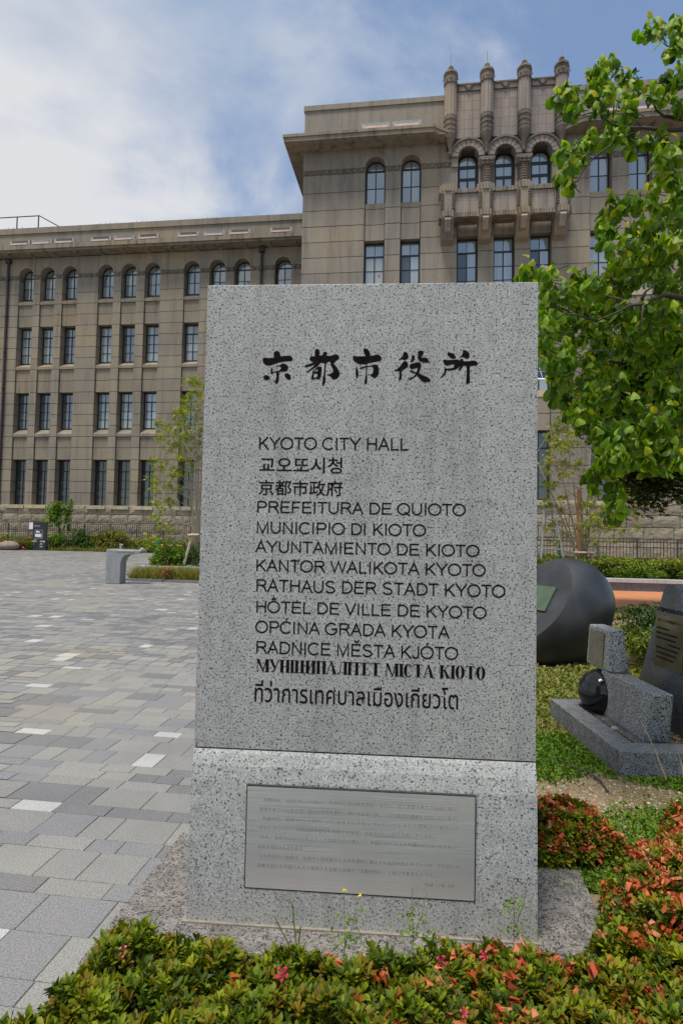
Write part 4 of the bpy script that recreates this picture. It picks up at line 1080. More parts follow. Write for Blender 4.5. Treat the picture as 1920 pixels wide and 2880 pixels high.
# steel plaque let into the base
def fy(z): return -.031 - .005 * (zs - .2 - z) / .2 - .0015
PL = MB().box(ml(-.452), ml(.331), -.0395, -.02, .133, .476).build('steel_plaque', M['steel'], MON, rot=(0, 0, 0))
MB().box(ml(-.452) - .004, ml(.331) + .004, -.0385, -.02, .129, .480).build('plaque_joint', M['gasket'], MON)
PT = ["京都市は、昭和53年(1978年)に「世界文化自由都市宣言」を行い、広く世界の人々が自由に集い、", "交流することによって、優れた文化を創造し続ける永久に新しい文化都市の建設を目指しています。", "京都市は、世界の9つの都市…パリ,ボストン,ケルン,フィレンツェ,キエフ,西安,グアダラハラ,",
      "ザグレブ,プラハ…と姉妹都市盟約を締結するなど、さまざまな分野で交流しています。", "また、京都市は43,000人以上の外国籍市民が暮らし、年間41万人以上の外国人観光客(宿泊客)が", "訪れる都市でもあります。",
      "この市役所の銘板は、京都市の姉妹都市の人々や市内に暮らす外国籍市民の多くの人々、また観光で", "京都を訪れる外国の人々の使用する主要な言語で「京都市役所」と書いてあるものです。"]
spans = [(-.395, .277), (-.409, .272), (-.398, .278), (-.409, .195), (-.401, .275), (-.409, -.25), (-.404, .280), (-.412, .198)]
for i, (tx_, (a, b)) in enumerate(zip(PT, spans)):
    letters(tx_, ml(a), ml(b), .4265 - i * .0318, .0135, PL, M['etch'], y=-.0402, res=1)
letters("平成 11年 7月", ml(.162), ml(.262), .171, .0130, PL, M['etch'], y=-.0402, res=1)

# ---------------------------------------------------------------- drinking fountain
g0 = at(323, 1640, 15.9); g0.z = 0
FT = thing('drinking_fountain', 'grey granite drinking fountain with overhanging basin on the open paving', 'drinking fountain', g0, 0)
kf = 15.9 / F_PX
def fo(px): return (px - 323) * kf
prof = [(fo(305), 0), (fo(345), 0), (fo(346), .55), (fo(350), .68), (fo(358), .76), (fo(372), .80), (fo(392), .812), (fo(402), .86), (fo(402), .905), (fo(308), .92), (fo(305), .90)]
MB().prism(prof, -.22, .22, 'y').build('body', M['fountain'], FT, bevel=.03)
MB().box(fo(332), fo(383), -.235, .1, .868, .89).build('basin_rim', M['chrome'], FT, bevel=.008)
mb = MB().tube([(fo(336), 0, .92), (fo(336), 0, 1.02), (fo(338), 0, 1.05), (fo(342), 0, 1.03)], [.022, .02, .018, .02], 8)
mb.lathe([(.035, .915), (.035, .935)], 10, (fo(336), 0)); mb.box(fo(333), fo(337), -.02, .02, 1.04, 1.07)
mb.build('tap', M['chrome'], FT, smooth=False)
MB().tube([(fo(392), 0, .91), (fo(396), 0, .945), (fo(402), 0, .94)], [.03, .035, .02], 8).build('spout', M['chrome'], FT)

# ---------------------------------------------------------------- information board, rounded boulder
b0 = at(112, 1541, 42.6); b0.z = 0
kb = 42.6 / F_PX
IB = thing('information_board', 'black upright information board with white print by the garden bed', 'sign', b0, -YB * .5)
w = 40 * kb; h = 75 * kb + .1
MB().box(-w / 2, w / 2, -.06, .06, 0, h).build('board', M['black'], IB, bevel=.01)
def dec(name, x0, x1, z0, z1, m, y=-.063): return MB().box(w * (x0 - .5), w * (x1 - .5), y, -.0595, h * (1 - z1), h * (1 - z0)).build(name, m, IB)
MB().box(w * -.79, w * -.52, -.05, .02, h * .75, h * .98).build('white_tag', M['white'], IB)
letters("京都市役所", w * -.42, w * .02, h * .85, h * .035, IB, M['white'], y=-.064)
letters("Kyoto City Hall", w * -.42, w * .04, h * .81, h * .02, IB, M['greyprint'], y=-.064)
for a in ((.14, .72, .27, .285), (.14, .72, .575, .59), (.14, .17, .27, .59), (.69, .72, .27, .59), (.14, .72, .39, .40)): dec('map_frame', *a, M['greyprint'])
dec('map_patch', .24, .42, .31, .37, M['white']); dec('map_patch', .42, .52, .33, .37, M['white']); dec('map_patch', .18, .60, .42, .53, M['white']); dec('map_patch', .60, .68, .42, .55, M['greyprint'])
for (x0, x1, z0, z1) in ((.02, .10, .66, .70), (.14, .32, .66, .68), (.56, .74, .66, .68), (.78, .88, .66, .71), (.56, .74, .76, .775), (.56, .74, .85, .865)):
    dec('print_mark', x0, x1, z0, z1, M['white'])
for (x0, x1, z0, z1) in ((.14, .34, .69, .71), (.52, .74, .69, .71), (.50, .74, .785, .80), (.50, .74, .875, .89)): dec('print_mark', x0, x1, z0, z1, M['greyprint'])
def blob(name, m, c, r, seed, amp=.08, seg=24, ring=14, parent=None, smooth=True):
    rs = np.random.default_rng(seed); ph = rs.uniform(0, 6, 6)
    mb = MB(); v = []
    for j in range(ring + 1):
        t_ = PI * j / ring
        for i in range(seg):
            a = 2 * PI * i / seg
            d = 1 + amp * (math.sin(2 * a + ph[0]) * math.sin(t_ * 2 + ph[1]) + .6 * math.sin(3 * a + ph[2] + 2 * t_) + .4 * math.sin(5 * a + ph[3]) * math.sin(3 * t_ + ph[4]))
            v.append((c[0] + r[0] * d * math.sin(t_) * math.cos(a), c[1] + r[1] * d * math.sin(t_) * math.sin(a), c[2] + r[2] * d * math.cos(t_)))
    f = [(j * seg + i, j * seg + (i + 1) % seg, (j + 1) * seg + (i + 1) % seg, (j + 1) * seg + i) for j in range(ring) for i in range(seg)]
    mb.add(v, f); return mb.build(name, m, parent, smooth=smooth)
rb = at(25, 1543, 42.0)
o = blob('rounded_boulder', M['round'], (0, 0, .28), (.75, .6, .36), 3, .03); o.location = (rb.x, rb.y, 0); tag(o, 'smooth low brown boulder beside the pink azaleas at the plaza edge', 'boulder')

# ---------------------------------------------------------------- small monuments on the right
# black egg-shaped stone with a cut facet and a green plate
BO = thing('black_stone_sculpture', 'large black egg-shaped stone with one cut facet carrying a green plate', 'sculpture', (2.43, 6.9, 0))
seg, ring = 56, 36; v = []
nrm = Vector((-.72, -.40, .57)).normalized(); off = .34; cz = .50
for j in range(1, ring):
    t_ = PI * j / ring
    for i in range(seg):
        a = 2 * PI * i / seg
        st_ = math.sin(t_) ** .9
        p = Vector((.70 * st_ * math.cos(a), .60 * st_ * math.sin(a), .66 * math.cos(t_)))
        q_ = max(0, p.z / .66); p.x *= 1 - .22 * q_ ** 2; p.y *= 1 - .2 * q_ ** 2; p.x += .12 * p.z + .22 * max(0, p.z)
        p.z = max(p.z, -.50)
        v.append((p.x, p.y, p.z + cz))
import bmesh
bm = bmesh.new()
for p in v: bm.verts.new(p)
bmesh.ops.convex_hull(bm, input=bm.verts)
g_all = bm.verts[:] + bm.edges[:] + bm.faces[:]
r_ = bmesh.ops.bisect_plane(bm, geom=g_all, plane_co=nrm * off + Vector((0, 0, cz)), plane_no=nrm, clear_outer=True)
for f_ in bm.faces: f_.smooth = True
ed_ = [e_ for e_ in r_['geom_cut'] if isinstance(e_, bmesh.types.BMEdge)]
bmesh.ops.holes_fill(bm, edges=ed_)
for e_ in ed_: e_.smooth = False
loose = [v_ for v_ in bm.verts if not v_.link_faces]; bmesh.ops.delete(bm, geom=loose, context='VERTS')
me = bpy.data.meshes.new('stone_body'); bm.to_mesh(me); bm.free(); me.materials.append(M['boulder'])
o = inst('stone_body', me, BO)
q1 = nrm.cross(Vector((0, 0, 1))).normalized(); q2 = q1.cross(nrm)   # q1 horizontal, q2 downhill/up
pl = MB()
c0 = nrm * (off + .002) + Vector((0, 0, cz)) + q2 * .02
def onf(a, b, d=0): return c0 + q1 * a + q2 * b + nrm * d
sgn = 1 if (q2.z > 0) else -1
pts = [onf(-.28, -.16), onf(.21, -.16), onf(.21, .15), onf(-.28, .15)]
pl.hexa([p - nrm * .06 for p in pts] + [p + nrm * .02 for p in pts]).build('green_plate', M['green'], BO)
MB().lathe([(.36, 0), (.40, .06), (.30, .12)], 20).build('footing', M['kerb'], BO)

# kerb frame around the group
KF_ = thing('kerb_frame', 'low grey granite kerb frame around the two small inscribed stones', 'kerb', (0, 0, 0))
z1 = .13
MB().box(1.65, 1.80, 3.66, 4.64, -.02, z1).build('side_kerb', M['kerb'], KF_, bevel=.004)
MB().box(1.65, 3.4, 3.50, 3.658, -.02, z1).build('front_kerb', M['kerb'], KF_, bevel=.004)
MB().box(1.802, 3.4, 4.50, 4.64, -.02, z1).build('back_kerb', M['kerb'], KF_, bevel=.004)
MB().box(1.80, 3.4, 3.658, 4.50, -.02, .085).build('soil_fill', M['soil'], KF_)
MB().hexa([(1.86, 3.70, .08), (2.14, 3.70, .08), (2.14, 4.46, .08), (1.86, 4.46, .08), (1.865, 3.705, .10), (2.135, 3.705, .10), (2.135, 4.455, .10), (1.865, 4.455, .10)]).build('bedding_slab', M['pedestal'], KF_)
SB = thing('small_inscribed_stone', 'pale granite block with a bronze plate perched on a wedge-shaped granite base', 'monument', (0, 0, 0))
MB().hexa([(1.925, 3.76, .10), (2.085, 3.76, .10), (2.085, 4.37, .10), (1.925, 4.37, .10), (1.925, 3.645, .42), (2.055, 3.65, .425), (2.06, 4.37, .425), (1.925, 4.37, .423)]).build('wedge_base', M['block'], SB, bevel=.008)
MB().hexa([(1.922, 4.215, .427), (2.062, 4.215, .427), (2.075, 4.63, .425), (1.922, 4.63, .415), (1.927, 4.245, .728), (2.03, 4.245, .732), (2.05, 4.59, .72), (1.927, 4.59, .72)]).build('upper_block', M['block'], SB, bevel=.014)
P2 = MB().hexa([(1.9165, 4.335, .450), (1.9245, 4.335, .450), (1.9245, 4.582, .446), (1.9165, 4.582, .446), (1.919, 4.305, .690), (1.926, 4.305, .690), (1.926, 4.553, .686), (1.919, 4.553, .686)]).build('bronze_plate', M['bronze'], SB)
for k in range(15):
    mb = MB()
    z = .675 - k * .0152; y0 = 4.548 - .0 + (k * .0016); y1 = y0 - .225 + (.03 if k % 4 == 3 else 0); xx = 1.9165 + (z - .45) / .24 * .0025 - .0006
    n = 18
    for j in range(n):
        if (k * 7 + j * 5) % 9 == 0: continue
        a = y0 + (y1 - y0) * j / n; b = y0 + (y1 - y0) * (j + .75) / n
        mb.add([(xx, a, z), (xx, b, z), (xx, b, z + .007), (xx, a, z + .007)], [(0, 1, 2, 3)])
    mb.build('engraved_line', M['etch'], P2, fix=False)
sph = MB(); 
sph.lathe([(.165 * math.sin(PI * k / 24) + 1e-4, -.165 * math.cos(PI * k / 24)) for k in range(25)], 40)
o = sph.build('black_stone_ball', M['sphere'], None, (1.95, 4.42, .245), smooth=True); tag(o, 'polished black stone ball behind the wedge-shaped granite base', 'ball')
ST = thing('dark_inscribed_stele', 'tapering blue-grey stele with black lettering and a bronze plate at the right edge', 'monument', (0, 0, 0))
MB().hexa([(2.245, 3.45, .085), (2.50, 3.45, .085), (2.50, 4.585, .085), (2.245, 4.585, .085), (2.26, 3.97, 1.07), (2.36, 3.97, 1.06), (2.36, 4.12, 1.06), (2.26, 4.12, 1.07)]).build('stele_body', M['stele'], ST, bevel=.006)
# the face leans 15 mm over its height: lettering planes follow it
def stx(z): return 2.245 + (z - .085) / .985 * .015 - .002
P3 = MB().hexa([(stx(.498) - .004, 3.90, .498), (stx(.498) + .004, 3.90, .498), (stx(.498) + .004, 4.247, .492), (stx(.498) - .004, 4.247, .492), (stx(.853) - .004, 3.875, .858), (stx(.853) + .004, 3.875, .858), (stx(.853) + .004, 4.216, .853), (stx(.853) - .004, 4.216, .853)]).build('bronze_plate', M['bronze'], ST)
me = text_mesh("世界遺産条約採択40周年記念", .36, .036, M['ink'], offset=.015)
inst('lettering', me, ST, (stx(.88) - .0015, 4.215, .872), (0, 0, -PI / 2))
me = text_mesh("「未来につなぐ世界遺産京都アピール」", .30, .022, M['ink'], offset=.01)
inst('lettering', me, P3, (stx(.8) - .0065, 4.20, .805), (0, 0, -PI / 2))
for k, (ln) in enumerate((.16, .27, .24, .14, .27, .25, .22)):
    mb = MB()
    z = .755 - k * .034; xx = stx(z) - .0062; y0 = 4.21 if k != 3 else 4.06
    for j in range(14):
        a = y0 - ln * j / 14; b = y0 - ln * (j + .7) / 14
        mb.add([(xx, a, z), (xx, b, z), (xx, b, z + .010), (xx, a, z + .010)], [(0, 1, 2, 3)])
    mb.build('engraved_line', M['ink'], P3, fix=False)

# ---------------------------------------------------------------- workers' things: ladder, bars, cones, bags, solar lamp
def P(px, py, y): return at(px, py, y)
LD = thing('step_ladder', 'aluminium orchard ladder standing behind the monument edge', 'ladder', (0, 0, 0))
yl = 18.6
a0, a1 = P(1516, 1606, yl), P(1531, 1406, yl + .5)
b0_, b1 = P(1594, 1606, yl), P(1553, 1406, yl + .5)
a0.z = b0_.z = .15
MB().tube([a0, a1], .03, 6).build('rail', M['alu'], LD); MB().tube([b0_, b1], .03, 6).build('rail', M['alu'], LD)
MB().tube([P(1528, 1404, yl + .5), P(1556, 1406, yl + .5)], .04, 6).build('top_cap', M['alu'], LD)
MB().tube([P(1545, 1410, yl + .55), P(1575, 1600, yl + 1.9)], .022, 6).build('prop_leg', M['alu'], LD)
for k in range(1, 8):
    t_ = k / 8; MB().tube([a0.lerp(a1, t_), b0_.lerp(b1, t_)], .022, 6).build('rung', M['alu'], LD)
def cone(px, py, y, h, label):
    p = P(px, py, y)
    o = thing('traffic_cone', label, 'cone', (p.x, p.y, .15), 0, 'green cones of the works barrier')
    MB().lathe([(.16, 0), (.16, .03), (.10, .04), (.035, h), (.0, h + .005)], 14).build('cone_body', M['conegreen'], o)
    MB().lathe([(.05, h), (.05, h + .1), (.03, h + .13)], 10).build('bar_socket', M['conegreen'], o)
def bar(pa, pb, label, n):
    o = thing('barrier_bar', label, 'barrier', (0, 0, 0)); 
    for k in range(n):
        MB().tube([pa.lerp(pb, k / n), pa.lerp(pb, (k + 1) / n)], .028, 8).build('stripe', M['yellow'] if k % 2 == 0 else M['black'], o)
yc = 19.4
cone(1572, 1585, yc, .72, 'green cone nearest the ladder, at the left end of the right barrier')
cone(1697, 1600, yc, .68, 'green cone in the hedge right of the black egg-shaped stone')
bar(P(1505, 1581, yc + .1), P(1702, 1592, yc + .1), 'yellow and black striped bar across the bed behind the black stone', 12)
cone(443, 1560, 20.5, .9, 'tall green cone left of the young tree beside the fountain')
cone(489, 1560, 20.7, .85, 'green cone with grey tip right of the tall green cone')
bar(P(445, 1533, 20.6), P(552, 1537, 20.6), 'yellow and black striped bar between the cones left of the monument', 8)
bp0 = P(1552, 1621, 17.75)
BG = thing('red_backpack', 'red backpack with black straps lying on the hedge-bed kerb', 'backpack', (bp0.x, bp0.y + .1, .335))
blob('bag_body', M['red'], (0, 0, .20), (.20, .14, .21), 5, .10, parent=BG)
blob('pocket', M['navy'], (.03, -.12, .12), (.13, .05, .10), 7, .1, parent=BG)
MB().tube([(-.12, -.1, .34), (-.16, -.18, .2), (-.12, -.16, .03)], .022, 6).tube([(.02, -.1, .38), (.14, -.17, .25), (.2, -.12, .02)], .025, 6).tube([(-.06, 0, .4), (0, -.03, .46), (.06, 0, .4)], .016, 6).build('strap', M['navy'], BG)
bp1 = P(1520, 1621, 17.8)
o = blob('dark_bag', M['navy'], (0, 0, .12), (.17, .14, .15), 9, .1); o.location = (bp1.x, bp1.y + .1, .335); tag(o, 'dark cloth bag beside the red backpack, half behind the monument', 'bag')
SL = thing('solar_lamp', 'pole-mounted solar panel with white frame right of the monument slab', 'solar panel', (0, 0, 0))
ys = 17.0
pb = P(1478, 1600, ys); ptop = P(1478, 1030, ys)
MB().tube([(pb.x, pb.y, 0), (pb.x, pb.y, ptop.z)], [.08, .06], 10).build('pole', M['greymetal'], SL)
q = [P(1440, 1064, ys), P(1583, 1068, ys), P(1562, 1008, ys + .75), P(1425, 1006, ys + .75)]
nn_ = (q[1] - q[0]).cross(q[3] - q[0]).normalized()
MB().hexa([p - nn_ * .04 for p in q] + [p for p in q]).build('panel_frame', M['white'], SL)
def bil(u, v_): return (q[0].lerp(q[1], u)).lerp(q[3].lerp(q[2], u), v_)
for i in range(5):
    for j in range(3):
        c4 = [bil(.02 + i * .194, .05 + j * .31), bil(.02 + i * .194 + .184, .05 + j * .31), bil(.02 + i * .194 + .184, .05 + j * .31 + .29), bil(.02 + i * .194, .05 + j * .31 + .29)]
        MB().hexa([p + nn_ * .002 for p in c4] + [p + nn_ * .01 for p in c4]).build('solar_cell', M['solar'], SL)

# ---------------------------------------------------------------- foliage templates
def tri(faces):
    out = []
    for f_ in faces:
        for k in range(1, len(f_) - 1): out.append((f_[0], f_[k], f_[k + 1]))
    return out
def cup_leaf(L_=.1, W_=.075, droop=1.1, cup=.5, nl=6, nw=4, fold=.0, base=.15, hang=False):
    """leaf grid along +x, blade curving down along its length and cupping across"""
    V = []; x = z = 0; ang = base
    mids = [(0, 0)]
    for i in range(nl):
        ang -= droop * ((.55, .25, .1, .05, .03, .02) + (0,) * nl)[i] if hang else droop / nl; x += L_ / nl * math.cos(ang); z += L_ / nl * math.sin(ang); mids.append((x, z))
    for i in range(nl + 1):
        t_ = i / nl
        w = W_ / 2 * (math.sin(PI * min(1, t_ ** .72)) ** .75) if 0 < i < nl else .001
        if i == nl: w = .0005
        for j in range(nw + 1):
            s_ = (j / nw - .5) * 2
            dz = -cup * w * abs(s_) ** 1.7 + fold * w * abs(s_)
            V.append((mids[i][0] - .12 * w * abs(s_), s_ * w, mids[i][1] + dz))
    F_ = [(i * (nw + 1) + j, (i + 1) * (nw + 1) + j, (i + 1) * (nw + 1) + j + 1, i * (nw + 1) + j + 1) for i in range(nl) for j in range(nw)]
    return np.array(V), tri(F_)
def flat_leaf(L_, W_, fold=.25, bend=.3):
    V = [(0, 0, 0), (L_ * .45, -W_ / 2, W_ * fold), (L_ * .45, 0, 0), (L_ * .45, W_ / 2, W_ * fold), (L_, 0, -L_ * bend)]
    return np.array(V), [(0, 1, 2), (0, 2, 3), (1, 4, 2), (2, 4, 3)]
def palmate(L_=.05, lobes=5, w=.16, droop=.3):
    V = [(0, 0, 0)]; F_ = []
    for k in range(lobes):
        a = (k - (lobes - 1) / 2) * (2.3 / (lobes - 1)); l = L_ * (1 - .35 * abs(k - (lobes - 1) / 2) / ((lobes - 1) / 2))
        b = len(V); d = (math.cos(a), math.sin(a)); n_ = (-d[1], d[0])
        V += [(d[0] * l * .45 - n_[0] * l * w, d[1] * l * .45 - n_[1] * l * w, -droop * l * .2), (d[0] * l * .45 + n_[0] * l * w, d[1] * l * .45 + n_[1] * l * w, -droop * l * .2), (d[0] * l, d[1] * l, -droop * l)]
        F_ += [(0, b, b + 1), (b, b + 2, b + 1)]
    return np.array(V), F_
def whorl(n=7, L_=.026, W_=.010, el=.7):
    V = []; F_ = []
    for k in range(n):
        a = 2 * PI * k / n + .3 * (k % 2); e = el + .35 * (k % 3 - 1) * .8
        l_ = L_ * (.8 + .2 * ((k * 5) % 3)); v_ = [(0, 0, 0), (l_ * .42, -W_ * .33, W_ * .1), (l_ * .42, W_ * .33, W_ * .1), (l_ * .78, -W_ * .5, 0), (l_ * .78, W_ * .5, 0), (l_, 0, -l_ * .12), (l_ * .6, 0, -W_ * .08)]; f_ = [(0, 1, 6), (0, 6, 2), (1, 3, 6), (2, 6, 4), (3, 5, 6), (6, 5, 4)]
        ca_, sa_ = math.cos(a), math.sin(a); ce, se = math.cos(e), math.sin(e)
        for p in v_:
            x, y, z = p; x, z = x * ce - z * se, x * se + z * ce
            V.append((x * ca_ - y * sa_, x * sa_ + y * ca_, z))
        F_ += [tuple(i + len(V) - len(v_) for i in t_) for t_ in f_]
    return np.array(V), F_
def pick(cols, n, jit=.15, p=None):
    cols = np.array(cols); i = rng.choice(len(cols), n, p=p)
    return np.clip(cols[i] * rng.uniform(1 - jit, 1 + jit, (n, 1)) * rng.uniform(.94, 1.06, (n, 3)), 0, 1)

# ---------------------------------------------------------------- dogwood tree on the right
DW = thing('dogwood_tree', 'broad-leaved tree with big cupped green leaves reaching in from the right', 'tree', (3.9, 3.4, 0))
dwo = Vector(DW.location)
def dl(p): return Vector(p) - dwo
MB().tube([(0, 0, 0), (-.05, 0, .7), (-.12, .02, 1.5), (-.1, 0, 2.4), (0, 0, 3.6), (.05, 0, 4.4)], [.11, .09, .08, .06, .045, .02], 10).build('trunk', M['bark'], DW, smooth=True)
def zz(l, ox, oy, sc, y, dy=0): return [at(ox + a / sc, oy + b / sc, y + dy * i) for i, (a, b) in enumerate(l)]
limbs = [
    (zz([(1450, 1050), (1362, 1040), (1190, 1010), (1130, 960), (1100, 900), (1030, 880)], 1480, 0, 3.095, 3.0, -.03), .014),
    (zz([(1450, 1140), (1362, 1130), (1200, 1135), (1000, 1110), (880, 1180), (780, 1220), (700, 1290), (600, 1360), (500, 1460), (440, 1580), (415, 1585)], 1480, 0, 3.095, 3.0, -.02), .014),
    (zz([(1000, 1110), (970, 1060), (900, 1020)], 1480, 0, 3.095, 2.85), .007),
    (zz([(1000, 1110), (850, 1110), (740, 1080), (660, 1020), (580, 975), (490, 1000), (420, 1020), (370, 975)], 1480, 0, 3.095, 2.85, -.01), .008),
    (zz([(580, 975), (575, 920)], 1480, 0, 3.095, 2.8), .004), (zz([(750, 1020), (760, 900), (750, 850)], 1480, 0, 3.095, 2.8), .005),
    (zz([(1450, 470), (1300, 420), (1220, 400), (1170, 360), (1120, 300)], 1480, 0, 3.095, 2.9), .006), (zz([(1360, 440), (1300, 400), (1270, 320), (1265, 250)], 1480, 0, 3.095, 2.9), .006),
    (zz([(1100, 1560), (1200, 1470), (1310, 1385), (1450, 1300)], 1480, 0, 3.095, 3.1), .007),
    (zz([(960, 1860), (1030, 1810), (1140, 1790), (1250, 1760), (1450, 1700)], 1480, 0, 3.095, 3.0), .008),
    (zz([(1650, 700), (1568, 690), (1420, 665), (1350, 690), (1280, 720), (1250, 740), (1130, 755), (1050, 800), (930, 850), (870, 880)], 1380, 600, 2.904, 3.0, -.02), .020),
    (zz([(1230, 700), (1260, 640), (1340, 580), (1440, 530)], 1380, 600, 2.904, 2.9), .012),
    (zz([(1070, 710), (1000, 690), (900, 660)], 1380, 600, 2.904, 2.85), .007), (zz([(1240, 750), (1230, 870), (1200, 980)], 1380, 600, 2.904, 2.85), .007),
    (zz([(1700, 1230), (1568, 1250), (1400, 1280), (1280, 1310)], 1380, 600, 2.904, 3.3), .008), (zz([(1400, 1050), (1320, 1110), (1280, 1140), (1240, 1165), (1230, 1190)], 1380, 600, 2.904, 3.1), .009),
    (zz([(1060, 900), (1000, 930), (930, 915)], 1380, 600, 2.904, 2.9), .006), (zz([(950, 1120), (830, 1125), (760, 1140)], 1380, 600, 2.904, 2.9), .005),
    (zz([(700, 830), (600, 820), (530, 870), (500, 950)], 1380, 600, 2.904, 2.8), .007), (zz([(640, 800), (520, 750), (470, 710), (410, 750)], 1380, 600, 2.904, 2.75), .007),
    (zz([(420, 540), (425, 600), (470, 700)], 1380, 600, 2.904, 2.75), .004), (zz([(870, 880), (700, 830), (560, 770)], 1380, 600, 2.904, 2.82), .009),
    (zz([(1568, 1820), (1400, 1840), (1300, 1900)], 1380, 600, 2.904, 3.2), .007), (zz([(1290, 435), (1230, 500), (1190, 530)], 1480, 1100, 3.359, 3.2), .006),
]
for pts, r_ in limbs:
    pts = [dl(p) for p in pts]; rr_ = [max(.002, r_ * .8 * (1 - .75 * i / (len(pts) - 1))) for i in range(len(pts))]
    MB().tube(pts, rr_, 6).build('branch', M['bark'], DW, smooth=True)
cl = []   # clusters: px, py, depth, leaves
z5p = [(1010,270),(1080,230),(1150,240),(1240,200),(1290,170),(1340,220),(1270,420),(1340,400),(1250,380),(560,640),(620,540),(690,540),(740,560),(690,630),(830,640),(900,660),(590,740),(560,790),(640,810),(720,800),(880,790),(960,800),(310,770),(370,750),(270,860),(350,900),(430,910),(400,860),(520,840),(610,920),(740,990),(870,930),(830,1000),(920,930),(1080,790),(1180,700),(1170,850),(1240,680),(1300,700),(1330,850),(1340,930),(1350,520),(1360,300),(1340,620),
 (560,1180),(520,1230),(430,1280),(470,1340),(300,1300),(340,1330),(400,1420),(320,1530),(380,1560),(280,1540),(700,1160),(760,1140),(850,1200),(820,1130),(920,1240),(1040,1200),(1150,1200),(1190,1150),(1280,1270),(1340,1250),(1150,1330),(1160,1400),(1250,1400),
 (1100,1640),(1180,1500),(1270,1530),(1320,1650),(890,1690),(990,1700),(740,1710),(780,1830),(680,1840),(850,1790),(650,1980),(720,1920),(830,2040),(740,1990),(900,1980),(1000,1920),(1060,2040),(1140,1800),(1210,1850),(1280,1900),(1100,2100),(1250,2050),(700,2110),(860,2300),(940,2310),(1040,2200),(1150,2150),(1300,2180)]
for a, b in z5p: cl.append((1480 + a / 3.095, b / 3.095, rng.uniform(2.75, 3.15), 6))
z7p = [(300,440),(350,480),(470,450),(240,530),(430,500),(700,470),(770,490),(870,530),(940,590),(830,560),(650,650),(560,640),(480,640),(430,760),(450,650),(520,760),(430,850),(440,960),(430,1050),(500,930),(560,850),(620,880),(480,1240),(540,1300),(590,1400),(500,1440),(520,1400),(620,1490),(650,1590),(720,1660),(770,1640),(850,1760),(960,1720),(900,1870),(1010,1870),(1090,1790),(1000,1950),(900,2000),(600,1080),(640,1130),(560,1180),(620,1200),(470,1170)]
for a, b in z7p: cl.append((1380 + a / 2.904, 600 + b / 2.904, rng.uniform(2.7, 3.1), 6))
z3p = [(250,30),(400,50),(460,150),(380,170),(560,240),(500,290),(740,70),(850,100),(1000,60),(1100,60),(680,360),(640,400),(790,320),(930,390),(1030,380),(850,480),(800,520),(900,560),(1080,480),(1170,480),(1000,600),(920,660),(860,690),(700,700),(770,750),(640,780),(560,800),(640,880),(800,870),(860,900),(740,1010),(880,1060),(780,1170),(860,1130),(1150,650),(1120,700),(1200,690),(1300,570),(1400,560),(1350,480),(1450,600),(1300,300),(1200,200)]
for a, b in z3p: cl.append((1480 + a / 3.359, 1100 + b / 3.359, rng.uniform(2.8, 3.2), 5))
poly = [(1525,830),(1600,790),(1690,800),(1740,700),(1800,640),(1860,560),(1925,500),(1925,1290),(1850,1320),(1800,1290),(1740,1290),(1700,1230),(1650,1210),(1580,1120),(1545,1020),(1530,940)]
def inpoly(x, y, P__):
    c = False; j = len(P__) - 1
    for i in range(len(P__)):
        xi, yi = P__[i]; xj, yj = P__[j]
        if (yi > y) != (yj > y) and x < (xj - xi) * (y - yi) / (yj - yi) + xi: c = not c
        j = i
    return c
k = 0
while k < 400:
    x, y = rng.uniform(1520, 1960), rng.uniform(500, 1330)
    if inpoly(min(x, 1924), y, poly): cl.append((x, y, rng.uniform(2.9, 4.0), 5)); k += 1
for _ in range(260): cl.append((rng.uniform(1925, 2900), rng.uniform(-100, 1350), rng.uniform(2.8, 4.6), 5))
variants = [cup_leaf(.063, .050, 1.6, 1.0, hang=True), cup_leaf(.056, .045, 1.8, 1.25, hang=True), cup_leaf(.074, .057, 1.5, .7, hang=True), cup_leaf(.055, .034, .8, -.6)]
green = [(.120, .210, .005), (.080, .160, .005), (.175, .275, .007), (.038, .088, .005), (.28, .33, .010)]
LV = [[] for _ in range(4)]
for (px, py, y, n) in cl:
    n += 6
    c = at(px, py, y); ph = rng.uniform(0, 6.28); tone = rng.uniform(.75, 1.2)
    for k in range(n):
        a = ph + k * 2.4 + rng.uniform(-.3, .3); pitch = rng.uniform(-.25, .45); s_ = rng.uniform(.55, 1.15) * (.95 if y < 3.3 else 1.05)
        vi = int(rng.choice(3, p=[.4, .35, .25]))
        if k == n - 1: vi = 3; pitch = .9; s_ *= .9
        Mt = Matrix.Rotation(a, 3, 'Z') @ Matrix.Rotation(-pitch, 3, 'Y') @ Matrix.Rotation(rng.uniform(-.5, .5), 3, 'X') * s_
        p = c + Vector((rng.uniform(-.025, .025), rng.uniform(-.035, .035), rng.uniform(-.03, .035)))
        if vi == 3: col_ = np.array([.30, .27, .025]) * rng.uniform(.7, 1.2)
        else: col_ = pick(green, 1, .12, p=[.3, .27, .23, .1, .1])[0] * tone
        LV[vi].append((p, Mt, col_, px < 1925 and 0 < py))
allv = []
for vi in range(4):
    for q in LV[vi]: allv.append((vi,) + q)
vis_ = [q for q in allv if q[4] and q[0] != 3]; vis_.sort(key=lambda q: q[1].y); ind = set(id(q) for q in vis_[:296])
bins = {}
lm = [bpy.data.materials] 
tbl = {}
def leaf_mesh(vi, ti):
    key = (vi, ti)
    if key not in tbl:
        V, F_ = variants[vi]; me = bpy.data.meshes.new('leaf'); me.from_pydata([tuple(p) for p in V], [], F_); me.materials.append(M['leaf'])
        me.polygons.foreach_set('use_smooth', [True] * len(F_))
        ca = me.color_attributes.new('tint', 'FLOAT_COLOR', 'POINT'); cc = np.ones((len(V), 4), np.float32); cc[:, :3] = tt[ti]; ca.data.foreach_set('color', cc.ravel()); tbl[key] = me
    return tbl[key]
